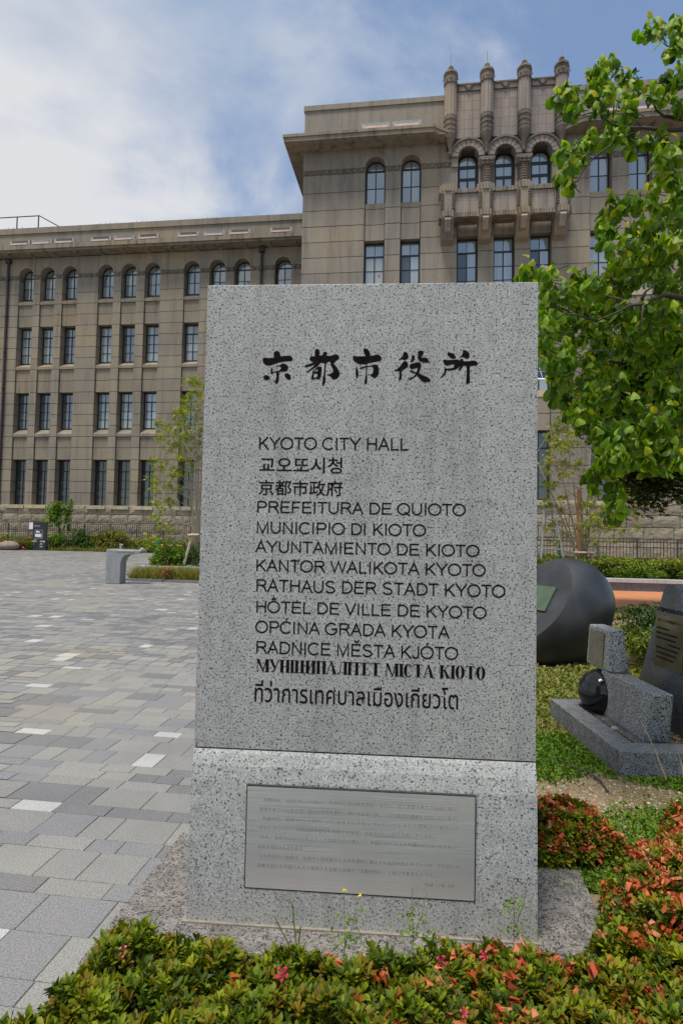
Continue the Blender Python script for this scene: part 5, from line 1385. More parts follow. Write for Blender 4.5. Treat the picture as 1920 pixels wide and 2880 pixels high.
tt = [np.array(g_) * k for g_ in green for k in (.9, 1.1)]
rest = [[] for _ in range(4)]
for q in allv:
    vi, p, Mt, col_, v_ = q
    if id(q) in ind:
        ti = int(np.argmin([np.abs(t_ - col_).sum() for t_ in tt]))
        o = bpy.data.objects.new('leaf', leaf_mesh(vi, ti)); link(o, DW); o.matrix_local = Matrix.Translation(p - dwo) @ Mt.to_4x4()
    else: rest[vi].append((p - dwo, Mt, col_))
for vi in range(4):
    if rest[vi]:
        V, F_ = variants[vi]
        o = scatter('leaves', V, F_, np.array([np.array(q[1]) for q in rest[vi]]), np.array([tuple(q[0]) for q in rest[vi]]), np.array([q[2] for q in rest[vi]]), M['leaf'], DW, smooth=True)
        o['kind'] = 'stuff'
# twigs: short stems down from each cluster
mb = MB()
for (px, py, y, n) in cl[:600]:
    c = at(px, py, y) - dwo; d = Vector((rng.uniform(.03, .10), rng.uniform(-.02, .05), rng.uniform(-.06, .02)))
    mb.tube([c, c + d * .5 + Vector((0, 0, -.012)), c + d], [.0018, .0025, .003], 4)
o = mb.build('twigs', M['bark'], DW, fix=False); o['kind'] = 'stuff'

# ---------------------------------------------------------------- generic crowns
def crown(name, parent, V, F_, centre, rad, n, cols, m, shell=.5, tilt=(0, 1.2), size=(.8, 1.2), lumps=14, lr=.42, flat=1.0, kind='stuff', p=None, hol=.0):
    c = np.array(centre); r = np.array(rad)
    u = rng.normal(size=(lumps, 3)); u /= np.linalg.norm(u, axis=1)[:, None]
    lc = u * rng.uniform(.35, .8, (lumps, 1))
    k = rng.integers(0, lumps, n)
    d = rng.normal(size=(n, 3)); d /= np.linalg.norm(d, axis=1)[:, None]
    T = lc[k] + d * (rng.uniform(shell, 1, (n, 1)) ** .6) * lr * rng.uniform(.6, 1.15, lumps)[k][:, None]
    T = T * r + c
    lt = rng.uniform(.75, 1.25, lumps)[k]
    col_ = pick(cols, n, .18, p) * lt[:, None]
    M3 = rotmats(n, tilt, size=size)
    o = scatter(name, V, F_, M3, T, col_, m, parent)
    o['kind'] = kind
    return o
# dark maple behind the dogwood
mp0 = Vector((7.2, 11.5, 0))
MT = thing('maple_tree', 'dark green fine-leaved maple behind the big-leaved tree', 'tree', mp0)
MB().tube([(0, 0, 0), (-.1, 0, 1.2), (-.3, 0, 2.2), (-.6, -.1, 3.4), (-.8, 0, 4.6)], [.16, .13, .11, .08, .03], 10).build('trunk', M['bark'], MT, smooth=True)
for k in range(7):
    a = k * .9; MB().tube([(-.25, 0, 2.0 + k * .15), (-.6 + .5 * math.cos(a), .5 * math.sin(a), 2.9 + k * .15), (-1.0 + 1.6 * math.cos(a), 1.3 * math.sin(a), 3.4 + k * .2)], [.06, .04, .015], 6).build('branch', M['bark'], MT, smooth=True)
pv, pf = palmate(.10, 5, .17, .35)
crown('leaves', MT, pv, pf, (-.85, 0, 3.74), (2.1, 1.7, 1.9), 40000, [(.025, .052, .005), (.033, .063, .005), (.05, .08, .006), (.018, .038, .005)], M['small'], shell=.1, lumps=95, lr=.36, tilt=(0, .7), size=(.8, 1.3))
# young multi-stem maples
def young(loc, label, H_, stems, clumps, cols, posts, seed, wrap=False, nleaf=24):
    o = thing('young_maple_tree', label, 'tree', loc)
    rs = random.Random(seed)
    ends = []
    for (dx, dy, h) in stems:
        p = [(0, 0, 0), (dx * .18, dy * .2, h * .25), (dx * .5, dy * .5, h * .6), (dx * .9, dy, h)]
        MB().tube(p, [.045, .032, .02, .006], 7).build('stem', M['bark2'], o, smooth=True)
        ends.append(p)
    if wrap: MB().tube([(-.16, .02, 0), (-.16, .02, 2.9)], .055, 8).build('wrapped_stake', M['wrap'], o)
    pv, pf = palmate(.13, 5, .10, .8)
    T = []; 
    mb = MB()
    for (cx, cz, r_) in clumps:
        e = rs.choice(ends); yy = rs.uniform(-.6, .6)
        q = min(e, key=lambda w: abs(w[2] - cz * .75)) if False else e[2]
        st_ = Vector(e[1]).lerp(Vector(e[3]), min(1, max(0, (cz * .78) / e[3][2])))
        if st_.z > cz: st_.z = cz * .85
        mb.tube([st_, st_.lerp(Vector((cx, yy, cz)), .6) + Vector((0, 0, .06)), (cx, yy, cz)], [.010, .007, .003], 4)
        for _ in range(nleaf): T.append((cx + rs.gauss(0, r_), yy + rs.gauss(0, r_), cz + rs.gauss(0, r_ * .7)))
    mb.build('twigs', M['bark2'], o, fix=False)['kind'] = 'stuff'
    T = np.array(T); n = len(T)
    l = scatter('leaves', pv, pf, rotmats(n, (.5, 1.5), size=(.7, 1.2)), T, pick(cols, n, .2), M['small'], o); l['kind'] = 'stuff'
    return o
def clumps_px(pts, ox, oy, sc, y, x0, r_): 
    out = []
    for a, b in pts:
        p = at(ox + a / sc, oy + b / sc, y); out.append((p.x - x0, p.z, r_))
    return out
yg = [(.27, .31, .015), (.19, .25, .012), (.34, .31, .02), (.13, .19, .012)]
yl_ = 19.2; b_ = at(553, 1600, yl_)
L1 = [(1250,1180),(1230,1220),(1270,1200),(1200,1240),(1240,1260),(1180,1290),(1220,1300),(1150,1330),(1190,1350),(1250,1340),(1120,1370),(1100,1400),(1160,1400),(1200,1400),(1250,1400),(1130,1450),(1060,1470),(1020,1460),(1100,1480),(1180,1470),(1240,1460),(1080,1520),(1050,1560),(1100,1570),(1060,1600),(1140,1590),(1200,1560),(1250,1560),(1150,1660),(1170,1690),(1200,1680),(1240,1640),(1010,1700),(1030,1690),(1000,1720),(980,1800),(990,1830),(970,1860),(1110,1740),(1090,1780),(1130,1780),(1200,1740),(1070,1850),(1100,1860),(1000,1950),(1060,1930),(1040,2000),(1090,1960),(1010,2050),(1040,2100),(1100,2120),(1000,2180),(1080,2190),(1190,1600),(1260,1250),(1270,1500),(1220,1520)]
young((b_.x, yl_, .13), 'slender multi-stem young tree with yellow-green leaves left of the monument', 6, [(-.1, .1, 5.9), (-.8, .2, 5.2), (-1.2, -.2, 3.6), (-.5, -.1, 4.7), (.1, .2, 5.3), (-1.7, .1, 3.2), (-.25, 0, 5.6)],
      clumps_px(L1, 0, 560, 2.2613, yl_, b_.x, .105), yg, None, 4)
yr_ = 19.0; c_ = at(1641, 1606, yr_)
L2 = [(330,200),(350,230),(310,290),(370,310),(280,370),(320,400),(380,380),(260,440),(350,460),(400,430),(250,520),(310,550),(270,600),(250,640),(330,590),(400,560),(200,710),(240,720),(350,690),(390,700),(440,720),(230,800),(340,770),(370,820),(460,780),(170,920),(210,930),(250,920),(330,850),(190,1050),(160,1130),(290,1050),(250,1110),(370,1150),(320,1160),(280,1280),(180,1320),(550,1120),(600,1110),(620,1220),(590,1250),(540,1290),(470,1340),(560,1390),(430,1390),(700,1350),(760,1330),(790,1350),(780,1130),(740,1290),(880,1350),(770,1440),(900,1280),(960,1220),(950,1340),(570,1470),(200,1460),(980,1110),(910,1020),(970,930),(1010,960),(880,900),(660,1090),(700,1150),(300,340),(420,500),(350,530),(300,480),(440,600)]
young((c_.x, yr_, .15), 'bare-legged young maple with sparse leaves and wrapped stake behind the black stone', 6, [(-.2, .1, 5.6), (-1.2, .2, 5.0), (-1.9, 0, 4.2), (.6, .2, 3.8), (1.3, -.1, 3.2), (-.6, .1, 4.8), (.2, -.1, 4.4), (-1.2, 0, 3.3)],
      clumps_px(L2, 1480, 1100, 3.359, yr_, c_.x, .10), yg, None, 8, wrap=True, nleaf=19)
def frame(label, pts, beam, y):
    o = thing('support_poles', label, 'tree support', (0, 0, 0))
    for (a, b) in pts:
        p0 = at(*a, y); p1 = at(*b, y - .05); p0.z = .12; MB().tube([p0, p1], .045, 8).build('pole', M['dowel'], o)
    MB().tube([at(*beam[0], y - .1), at(*beam[1], y - .1)], .038, 8).build('crossbar', M['dowel'], o)
frame('peeled wooden poles propping the young maple behind the black stone', [((1610, 1606), (1620, 1544)), ((1676, 1610), (1660, 1546))], ((1612, 1554), (1669, 1555)), 18.9)
frame('slanting peeled pole propping the young tree left of the monument', [((512, 1585), (542, 1500))], ((528, 1505), (560, 1504)), 19.0)

# small tree and shrubs in the far garden strip
hv, hf = flat_leaf(.16, .09, .3, .3)
hv2, hf2 = flat_leaf(.10, .055, .3, .3)
def shrub(px, py, y, w, h, label, cols, n=900, grp='shrubs in the garden strip along the railing', V=None, F_=None, lumps=12, z0=0, d=None, name='garden_shrub', tilt=(0, 1.3)):
    p = at(px, py, y)
    o = thing(name, label, 'shrub', (p.x, y, z0), 0, grp)
    rs = random.Random(int(px * 7))
    for k in range(4):
        MB().tube([(0, 0, 0), (rs.uniform(-.3, .3) * w, rs.uniform(-.2, .2), h * .5), (rs.uniform(-.4, .4) * w, rs.uniform(-.2, .2), h * .85)], [.03, .02, .008], 5).build('stem', M['bark'], o)
    crown('foliage', o, hv if V is None else V, hf if F_ is None else F_, (0, 0, h * .5), (w * .5, (d or .45), h * .55), n, cols, M['small'], lumps=lumps, lr=.5, tilt=tilt)
    return o
G1 = [(.115, .19, .010), (.080, .145, .010), (.15, .22, .012)]; G2 = [(.21, .22, .018), (.13, .18, .015), (.24, .17, .03)]; G3 = [(.05, .11, .018), (.07, .135, .015)]
G4 = [(.28, .31, .015), (.17, .23, .015)]
yf = 43.8
tr_ = thing('small_garden_tree', 'small leafy tree with two crowns rising above the garden railing', 'tree', (at(172, 1540, yf).x, yf, 0))
MB().tube([(0, 0, 0), (-.1, 0, 1.4), (-.4, 0, 2.6)], [.06, .05, .03], 7).tube([(-.05, 0, 1.0), (.35, 0, 2.2), (.5, 0, 3.6)], [.04, .03, .015], 6).build('trunk', M['bark'], tr_)
crown('leaves', tr_, hv, hf, (-.45, 0, 2.4), (.95, .6, 1.15), 1700, [(.13, .235, .010), (.09, .175, .010)], M['small'], lumps=10, lr=.5)
crown('leaves', tr_, hv, hf, (.6, 0, 2.75), (.5, .35, 1.4), 650, [(.12, .20, .015), (.09, .15, .012)], M['small'], lumps=9, lr=.36)
for (px, w, h, lab, cols, n) in [(60, 2.6, 1.25, 'low bright green shrub beside the black information board, on its left', G1, 900), (-5, 2.6, 1.15, 'low green shrub at the left frame edge behind the pink flowers', G1, 800),
     (100, 2.2, 1.1, 'green shrub directly behind the black information board', G2, 600), (165, 2.2, 1.45, 'green shrub at the foot of the small garden tree', G1, 900), (215, 2.4, 1.6, 'dark green rounded shrub right of the small garden tree', G3, 1000),
     (262, 2.2, 1.3, 'dark shrub with large low leaves in the middle of the garden strip', G3, 800), (300, 2.2, 1.65, 'tall yellow-tinged shrub before the railing above the fountain', G2, 900), (345, 2.0, 1.5, 'reddish green shrub above the fountain basin', G2, 800),
     (395, 2.0, 1.25, 'sparse yellow-green shrub right of the fountain tap', G4, 420), (440, 1.8, 1.15, 'sparse low shrub behind the tall green cone', G4, 350), (505, 2.4, 1.2, 'low green shrub behind the young tree left of the monument', G1, 600)]:
    shrub(px, 1540, 42.9 if px < 400 else 41.8, w, h, lab, cols, n)
pk = shrub(22, 1545, 42.5, 2.0, .75, 'patch of pink flowering azalea above the smooth brown boulder', [(.70, .06, .12), (.75, .12, .18), (.10, .16, .02)], 700, grp='shrubs in the garden strip along the railing')
# ground-cover grass along the strip edge
def grass(name, region, n, hgt, cols, label, y_=None, z0=0, wd=.004):
    V = np.array([(-wd, 0, 0), (wd, 0, 0), (wd * .6, .25 * hgt, hgt * .6), (-wd * .6, .25 * hgt, hgt * .6), (0, .6 * hgt, hgt)]); F_ = [(0, 1, 2), (0, 2, 3), (3, 2, 4)]
    s0, s1, n0, n1 = region
    ss = rng.uniform(s0, s1, n); nn = rng.uniform(n0, n1, n)
    T = np.stack([ss * U.x + nn * N_.x, ss * U.y + nn * N_.y, np.full(n, z0)], 1)
    o = scatter(name, V, F_, rotmats(n, (0, .5), size=(.5, 1.3)), T, pick(cols, n, .2), M['small']); tag(o, label, 'grass', kind='stuff'); return o
grass('strip_grass', (-36, -11, 39.4, 40.4), 9000, .28, [(.20, .20, .03), (.12, .16, .02), (.26, .22, .05)], 'yellowish ground-cover grass along the garden strip', wd=.03)
grass('sedge_grass', (-8.2, -1.2, 15.95, 17.0), 20000, .36, [(.26, .22, .04), (.18, .18, .03), (.32, .26, .07), (.12, .14, .02)], 'straw-coloured sedge grass in the low strip beside the fountain', wd=.008)
GK = thing('grass_strip_kerb', 'thin dark stone kerb at the foot of the sedge grass strip', 'kerb', sn(-8.3, 15.78), -YB)
for k in range(7): MB().box(.003 + k * 1.2, 1.197 + k * 1.2, 0, .14, -.02, .07).build('kerb_stone', M['kerb'], GK)
rf = shrub(468, 1630, 16.7, .5, .42, 'small reddish seedling in the sedge grass strip', [(.35, .06, .02), (.25, .10, .02)], 60, grp=None, V=hv2, F_=hf2, lumps=5); rf['category'] = 'plant'
# shrub bed left of the monument
for (px, w, h, lab, cols) in [(455, 1.1, .85, 'leafy green shrub behind the free end of the low kerb', G1), (500, 1.2, 1.0, 'bushy shrub in the middle of the bed left of the monument', G1), (548, 1.2, .95, 'bushy shrub touching the left edge of the monument', [(.06, .13, .015), (.09, .16, .015)])]:
    shrub(px, 1590, 19.3, w, h, lab, cols, 1100, grp='shrubs of the bed left of the monument', V=hv2, F_=hf2, z0=.12, lumps=14)
grass('bed_grass', (-7.9, -4.6, 17.98, 18.6), 5000, .22, [(.10, .17, .02), (.07, .13, .015)], 'fresh green grass at the front of the bed left of the monument', z0=.13, wd=.01)
nt = blob('green_net', M['netgreen'], (0, 0, .10), (.22, .10, .10), 21, .35, smooth=False); q_ = at(545, 1580, 18.9); nt.location = (q_.x, 18.75, .13); tag(nt, 'crumpled green net by the foot of the young tree', 'net')

# ---------------------------------------------------------------- clipped hedge on the right
HG = thing('clipped_hedge', 'long low hedge with yellow-green top behind the pale kerb on the right', 'hedge', sn(1.5, 18.9, .15), -YB)
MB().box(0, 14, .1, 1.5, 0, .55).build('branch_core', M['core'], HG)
n = 17000
hx = rng.uniform(-.1, 14.2, n); fr_ = rng.random(n)
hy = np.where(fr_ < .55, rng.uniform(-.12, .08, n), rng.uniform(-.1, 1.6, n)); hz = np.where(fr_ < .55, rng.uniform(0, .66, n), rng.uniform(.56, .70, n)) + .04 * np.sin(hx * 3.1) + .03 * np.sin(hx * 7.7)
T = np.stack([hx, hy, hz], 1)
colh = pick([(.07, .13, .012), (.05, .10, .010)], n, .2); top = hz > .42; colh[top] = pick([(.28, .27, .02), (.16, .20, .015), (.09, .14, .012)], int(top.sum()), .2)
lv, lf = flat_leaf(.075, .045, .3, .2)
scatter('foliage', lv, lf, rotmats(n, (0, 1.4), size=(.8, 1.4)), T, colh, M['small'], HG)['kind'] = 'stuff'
for (s_, n_, r_, h, lab) in [(6.2, 18.3, .8, .5, 'low dark shrub in front of the hedge, behind the black stone'), (8.5, 18.35, .9, .5, 'low green shrub in front of the hedge near the right edge'), (4.2, 18.3, .8, .45, 'low shrub before the hedge beside the monument edge')]:
    p = sn(s_, n_); o = thing('low_shrub', lab, 'shrub', (p.x, p.y, .15), 0, 'low shrubs in front of the clipped hedge')
    crown('foliage', o, lv, lf, (0, 0, h * .5), (r_ * 1.4, .4, h * .7), 1500, G1, M['small'], lumps=12, lr=.45)
    MB().tube([(0, 0, 0), (.1, 0, h * .6)], .02, 5).build('stem', M['bark'], o)
# bamboo-like bush between the boulder and the stele
bv, bf = flat_leaf(.085, .020, .2, .35)
for (x, y, rx, rz_, lab, cols, n) in [(3.75, 6.6, .62, .42, 'dark leafy bush right of the black egg-shaped stone', [(.03, .06, .012), (.045, .085, .012)], 2600), (3.1, 5.45, .50, .30, 'yellow-green bamboo-leaved bush behind the small inscribed stone', [(.22, .24, .02), (.12, .17, .015), (.07, .11, .012)], 2600), (4.6, 6.2, .6, .42, 'dark leafy bush behind the blue-grey stele', [(.03, .06, .012), (.045, .085, .012)], 1200)]:
    o = thing('bamboo_leaf_bush', lab, 'shrub', (x, y, 0), 0, 'bushes between the black stone and the stele')
    for k in range(6): MB().tube([(0, 0, 0), (.1 * math.cos(k), .1 * math.sin(k), rz_), (.3 * math.cos(k), .25 * math.sin(k), rz_ * 1.7)], [.008, .006, .002], 4).build('stem', M['bark2'], o)
    crown('foliage', o, bv, bf, (0, 0, rz_ * .95), (rx, rx * .8, rz_), n, cols, M['small'], lumps=20, lr=.45, tilt=(0, 1.2), size=(.7, 1.3))
fl = thing('purple_flower', 'small purple flower head beside the small inscribed stone', 'flower', (2.30, 4.9, 0))
MB().tube([(0, 0, 0), (.01, 0, .22), (0, 0, .44)], .003, 4).build('stem', M['bark2'], fl)
pvv, pff = flat_leaf(.02, .014, .3, .2)
T = rng.normal(0, .016, (50, 3)) + np.array([0, 0, .45]); scatter('petals', pvv, pff, rotmats(50, (0, 1.5)), T, pick([(.45, .12, .42), (.6, .3, .55)], 50), M['petal'], fl)

# ---------------------------------------------------------------- lawn cover, gravel
def noise2(x, y):
    return (np.sin(x * 2.1 + 1.3 * np.sin(y * 1.7)) + np.sin(y * 2.7 + 1.1 * np.sin(x * 1.3 + 2)) + .6 * np.sin(x * 5.3 + y * 4.1) + .4 * np.sin(x * 9.1 - y * 7.7)) / 3.0
n = 175000
yy = 2.35 + 9.5 * rng.random(n) ** 1.8; xx = yy * np.where(rng.random(n) < .68, rng.uniform(.26, .64, n), rng.uniform(.64, 1.6, n)) + rng.uniform(-.1, .1, n)
bare = np.exp(-(((xx - 1.45) / .75) ** 2 + ((yy - 3.25) / .26) ** 2)) * 1.6
bare += np.clip((yy - 4.3) / 2.5, 0, .9)
keep = (noise2(xx * 1.6, yy * 1.6) + rng.normal(0, .28, n) + .75 - bare * 1.15) > 0
inside = (xx > 1.63) & (yy > 3.47) & (yy < 4.66)
keep &= ~inside & (xx > .62)
xx, yy = xx[keep], yy[keep]; n = len(xx)
gv = np.array([(-.004, 0, 0), (.004, 0, 0), (.006, .006, .014), (-.006, .006, .014), (0, .016, .018)]); gf = [(0, 1, 2), (0, 2, 3), (3, 2, 4)]
colg = pick([(.085, .18, .008), (.065, .15, .008), (.125, .215, .012), (.19, .20, .02)], n, .2, p=[.35, .3, .22, .13])
far_ = yy > 4.2; colg[far_] = pick([(.18, .195, .03), (.12, .18, .02), (.27, .23, .07)], int(far_.sum()), .2)
sz = np.clip(yy / 3.4, .75, 2.0)
o = scatter('lawn_ground_cover', gv, gf, rotmats(n, (0, .9), size=(.7, 1.5)) * sz[:, None, None], np.stack([xx, yy, np.full(n, -.012)], 1), colg, M['small']); tag(o, 'low green weeds and clover covering the lawn', 'ground cover', kind='stuff')
n = 9000
yy = 2.5 + 6.5 * rng.random(n) ** 1.6; xx = yy * rng.uniform(.26, .64, n); ok = (xx > .7) & ~((xx > 1.63) & (yy > 3.47) & (yy < 4.66)); xx, yy = xx[ok], yy[ok]; n = len(xx)
sv = np.array([(-1, -.7, 0), (1, -.5, 0), (.7, .8, 0), (-.8, .7, 0), (0, 0, .7), (.4, .1, .6)]) * .006; sf = [(0, 1, 5), (1, 2, 5), (2, 3, 4), (3, 0, 4), (0, 5, 4), (2, 4, 5)]
o = scatter('lawn_gravel', sv, sf, rotmats(n, (0, .5), size=(.4, 1.5)), np.stack([xx, yy, np.full(n, -.012)], 1), pick([(.36, .30, .20), (.22, .18, .12), (.48, .43, .34), (.14, .10, .07), (.30, .29, .28)], n, .2), M['gravel']); tag(o, 'small pebbles and dry litter scattered on the sandy soil', 'gravel', kind='stuff')
n = 1500
xx = rng.uniform(1.81, 2.6, n); yy = rng.uniform(3.67, 4.5, n)
o = scatter('leaf_litter', sv * 1.3, sf, rotmats(n, (0, .8), size=(.5, 1.6)), np.stack([xx, yy, np.full(n, .086)], 1), pick([(.26, .17, .09), (.38, .28, .16), (.12, .08, .05)], n, .2), M['gravel']); tag(o, 'dry leaf litter inside the kerb frame', 'litter', kind='stuff')
# fine yellow dots
n = 700
yy = rng.uniform(2.45, 3.6, n); xx = yy * rng.uniform(.3, .62, n); ok = (xx > .8) & ~((xx > 1.63) & (yy > 3.47)); xx, yy = xx[ok], yy[ok]; n = len(xx)
dv, df = flat_leaf(.006, .006, .1, 0)
o = scatter('tiny_lawn_flowers', dv, df, rotmats(n, (0, .4)), np.stack([xx, yy, np.full(n, .012)], 1), pick([(.6, .5, .03)], n, .2), M['petal']); tag(o, 'tiny yellow flowers dotted through the lawn', 'flowers', kind='stuff')
tw = MB().tube([(1.28, 3.75, .0), (1.38, 3.6, .012), (1.47, 3.5, .01), (1.49, 3.38, .006), (1.47, 3.25, .004)], [.003, .005, .006, .007, .005], 6).build('fallen_twig', M['bark']); tag(tw, 'crooked grey twig lying on the bare soil patch', 'twig')
for (a, b, lab) in [((1.88, 3.42, 0), (1.72, 3.38, .34), 'taller dry stalk leaning before the kerb frame'), ((1.99, 3.44, 0), (1.93, 3.42, .20), 'shorter dry stalk right of the taller one before the kerb frame')]:
    o = MB().tube([a, ((a[0] + b[0]) / 2 + .015, a[1], b[2] * .5), b], [.005, .0035, .002], 6).build('dry_stalk', M['dowel']); tag(o, lab, 'stalk')
for (x, y, s_, lab, m_) in [(1.86, 4.02, .028, 'pale stone lying on the slab inside the kerb frame', 'pale'), (.86, 3.42, .014, 'small white pebble beside the monument on the bare soil', 'pale'), (1.84, 3.12, .018, 'brown pebble on the bare soil below the kerb frame', 'round'), (1.06, 4.55, .035, 'dark flat stone in the grass left of the kerb frame', 'kerb')]:
    o = blob('loose_stone', M[m_], (0, 0, 0), (s_, s_ * .7, s_ * .55), int(x * 100), .15, 12, 8); o.location = (x, y, .10 if 'inside' in lab else 0.0); tag(o, lab, 'stone')

# ---------------------------------------------------------------- azaleas
wv, wf = whorl(8, .027, .0098, .85)
dead = np.array([0.])
def flower_template(open_=.9, L_=.022, W_=.013, n=5, curl=.6, stem=.02):
    V = []; F_ = []
    for k in range(n):
        a = 2 * PI * k / n
        c0 = len(V)
        prof_ = [(0, .0, .002), (.35, .45, .35), (.75, 1.0, .8), (1.0, 1.0 - curl, .35)]
        for (t_, h_, w_) in prof_:
            rr_ = L_ * t_ * open_; z = L_ * (1.0 * h_)
            for sgn_ in (-1, 1):
                x, y = rr_, sgn_ * W_ / 2 * w_
                V.append((x * math.cos(a) - y * math.sin(a), x * math.sin(a) + y * math.cos(a), z + (.002 if sgn_ > 0 else 0)))
        for i in range(3): F_ += [(c0 + 2 * i, c0 + 2 * i + 1, c0 + 2 * i + 3), (c0 + 2 * i, c0 + 2 * i + 3, c0 + 2 * i + 2)]
    return np.array(V), F_
fv_dead, ff_dead = flower_template(.75, .024, .013, 5, 1.2)
fv_dead = fv_dead + rng.normal(0, .0030, fv_dead.shape)
fv_live, ff_live = flower_template(1.0, .030, .020, 5, .15)
def azalea(name, label, region, hfun, n, ndead, npink, cols, keep_r=None, base_z=-.02, minx=None, grp=None, pdead=None, holes=None, pink_pts=()):
    """region: (x0,x1,y0,y1); hfun(x,y) -> top height (0 outside)"""
    x0, x1, y0, y1 = region
    o = thing(name, label, 'shrub', ((x0 + x1) / 2, (y0 + y1) / 2, 0), 0, grp)
    off_ = np.array([(x0 + x1) / 2, (y0 + y1) / 2, 0])
    m = n * 3
    x = rng.uniform(x0, x1, m); y = rng.uniform(y0, y1, m); h = hfun(x, y)
    ok = h > .02; x, y, h = x[ok], y[ok], h[ok]
    if holes:
        for (hx_, hy_, hr_) in holes:
            ok = ((x - hx_) ** 2 + (y - hy_) ** 2) > hr_ ** 2 * rng.uniform(.6, 1.1, len(x)); x, y, h = x[ok], y[ok], h[ok]
    x, y, h = x[:n], y[:n], h[:n]; k = len(x)
    bumps = .018 * np.sin(x * 31 + 2 * np.sin(y * 23)) + .014 * np.sin(y * 37 + 1.5 * np.sin(x * 19)) + rng.normal(0, .006, k)
    z = h + bumps - .075 * rng.random(k) ** 2.2
    z = np.maximum(z, .01)
    e = .02
    gx = (hfun(x + e, y) - hfun(x - e, y)) / (2 * e); gy = (hfun(x, y + e) - hfun(x, y - e)) / (2 * e)
    nr = np.stack([-gx * .6, -gy * .6, np.ones(k)], 1) + rng.normal(0, .28, (k, 3)); nr /= np.linalg.norm(nr, axis=1)[:, None]
    t1 = np.cross(nr, rng.normal(size=(k, 3))); t1 /= np.linalg.norm(t1, axis=1)[:, None]; t2 = np.cross(nr, t1)
    M3 = np.stack([t1, t2, nr], 2) * rng.uniform(.65, 1.25, k)[:, None, None]
    col_ = pick(cols, k, .22); 
    f_ = scatter('foliage', wv, wf, M3, np.stack([x, y, z], 1) - off_, col_, M['small'], o); f_['kind'] = 'stuff'
    # twiggy inside
    mb = MB(); rs = random.Random(n)
    for j in range(240):
        i = rs.randrange(k); sx, sy, sz_ = x[i], y[i], z[i]
        bx_, by_ = sx + rs.uniform(-.06, .06), sy + rs.uniform(-.05, .05)
        mb.tube([(bx_ - off_[0], by_ - off_[1], 0), ((bx_ + sx) / 2 - off_[0] + .01, (by_ + sy) / 2 - off_[1], sz_ * .55), (sx - off_[0], sy - off_[1], sz_ - .01)], [.003, .0022, .0014], 4)
    t__ = mb.build('twigs', M['bark'], o, fix=False); t__['kind'] = 'stuff'
    # flowers: the largest as parts, the rest one mesh
    def put(nm, V, F_, cnt, cols_, up, parts, z_lift=.008, sel=None):
        wgt = pdead(x, y) if (pdead is not None and nm != 'pink_flower') else np.ones(k)
        wgt = wgt / wgt.sum(); ii = rng.choice(k, cnt, replace=False, p=wgt)
        ii = ii[np.argsort(y[ii])]
        mats_ = []
        tb = []
        for c_ in cols_:
            me = bpy.data.meshes.new(nm); me.from_pydata([tuple(p_) for p_ in V], [], F_); me.materials.append(M['petal'])
            ca = me.color_attributes.new('tint', 'FLOAT_COLOR', 'POINT'); cc = np.ones((len(V), 4), np.float32); cc[:, :3] = c_; ca.data.foreach_set('color', cc.ravel()); tb.append(me)
        rest_ = []
        for q, i in enumerate(ii):
            tz = z[i] + z_lift if z[i] > h[i] - .03 else h[i] + bumps[i]
            d_ = Vector((rng.normal(0, .5), rng.normal(-.25, .5), rng.uniform(.1, 1))).normalized()
            Q = d_.to_track_quat('Z', 'Y').to_matrix() @ Matrix.Rotation(rng.uniform(0, 6), 3, 'Z') * rng.uniform(.6, 1.15)
            p_ = Vector((x[i] - off_[0], y[i] - off_[1], tz + z_lift))
            if q < parts:
                ob = bpy.data.objects.new(nm, tb[rng.integers(len(tb))]); link(ob, o); ob.matrix_local = Matrix.Translation(p_) @ Q.to_4x4()
            else: rest_.append((p_, Q))
        if rest_:
            r_ = scatter('withered_flowers', V, F_, np.array([np.array(q[1]) for q in rest_]), np.array([tuple(q[0]) for q in rest_]), pick(cols_, len(rest_), .15), M['petal'], o); r_['kind'] = 'stuff'
    if ndead: put('withered_flower', fv_dead, ff_dead, ndead, [(.56, .11, .03), (.64, .17, .055), (.46, .07, .02), (.60, .24, .10)], 1, 290)
    for (fx_, fy_) in pink_pts:
        hz_ = float(hfun(np.array([fx_]), np.array([fy_]))[0])
        me = bpy.data.meshes.new('pink_flower'); me.from_pydata([tuple(p_) for p_ in fv_live], [], ff_live); me.materials.append(M['petal'])
        ca = me.color_attributes.new('tint', 'FLOAT_COLOR', 'POINT'); cc = np.ones((len(fv_live), 4), np.float32); cc[:, :3] = [(.78, .07, .14), (.80, .18, .25), (.65, .04, .12)][rng.integers(3)]; ca.data.foreach_set('color', cc.ravel())
        ob = bpy.data.objects.new('pink_flower', me); link(ob, o)
        d_ = Vector((rng.normal(0, .4), -.6, rng.uniform(.3, 1))).normalized()
        ob.matrix_local = Matrix.Translation(Vector((fx_ - off_[0], fy_ - off_[1], hz_ + .022))) @ (d_.to_track_quat('Z', 'Y').to_matrix() * rng.uniform(.35, .70)).to_4x4()
    return o
def ss(x, a, b):
    t_ = np.clip((x - a) / (b - a), 0, 1); return t_ * t_ * (3 - 2 * t_)
def h_front(x, y):
    x = np.asarray(x, float); y = np.asarray(y, float)
    xl_ = -.70 - .30 * np.clip(1.58 - y, 0, 1) + .03 * np.sin(y * 14)
    yb_ = 1.745 - .07 * ss(x, -.5, .3) + .025 * np.sin(x * 5) + .07 * ss(x, .15, .45) + .13 * ss(x, .62, .85)
    return (.275 - .045 * ss(x, -.5, .3)) * np.clip(ss(x, xl_, xl_ + .13), 0, 1) ** .6 * np.clip(ss(yb_ - y, 0, .13), 0, 1) ** .6 * (1 + .05 * np.sin(x * 7))
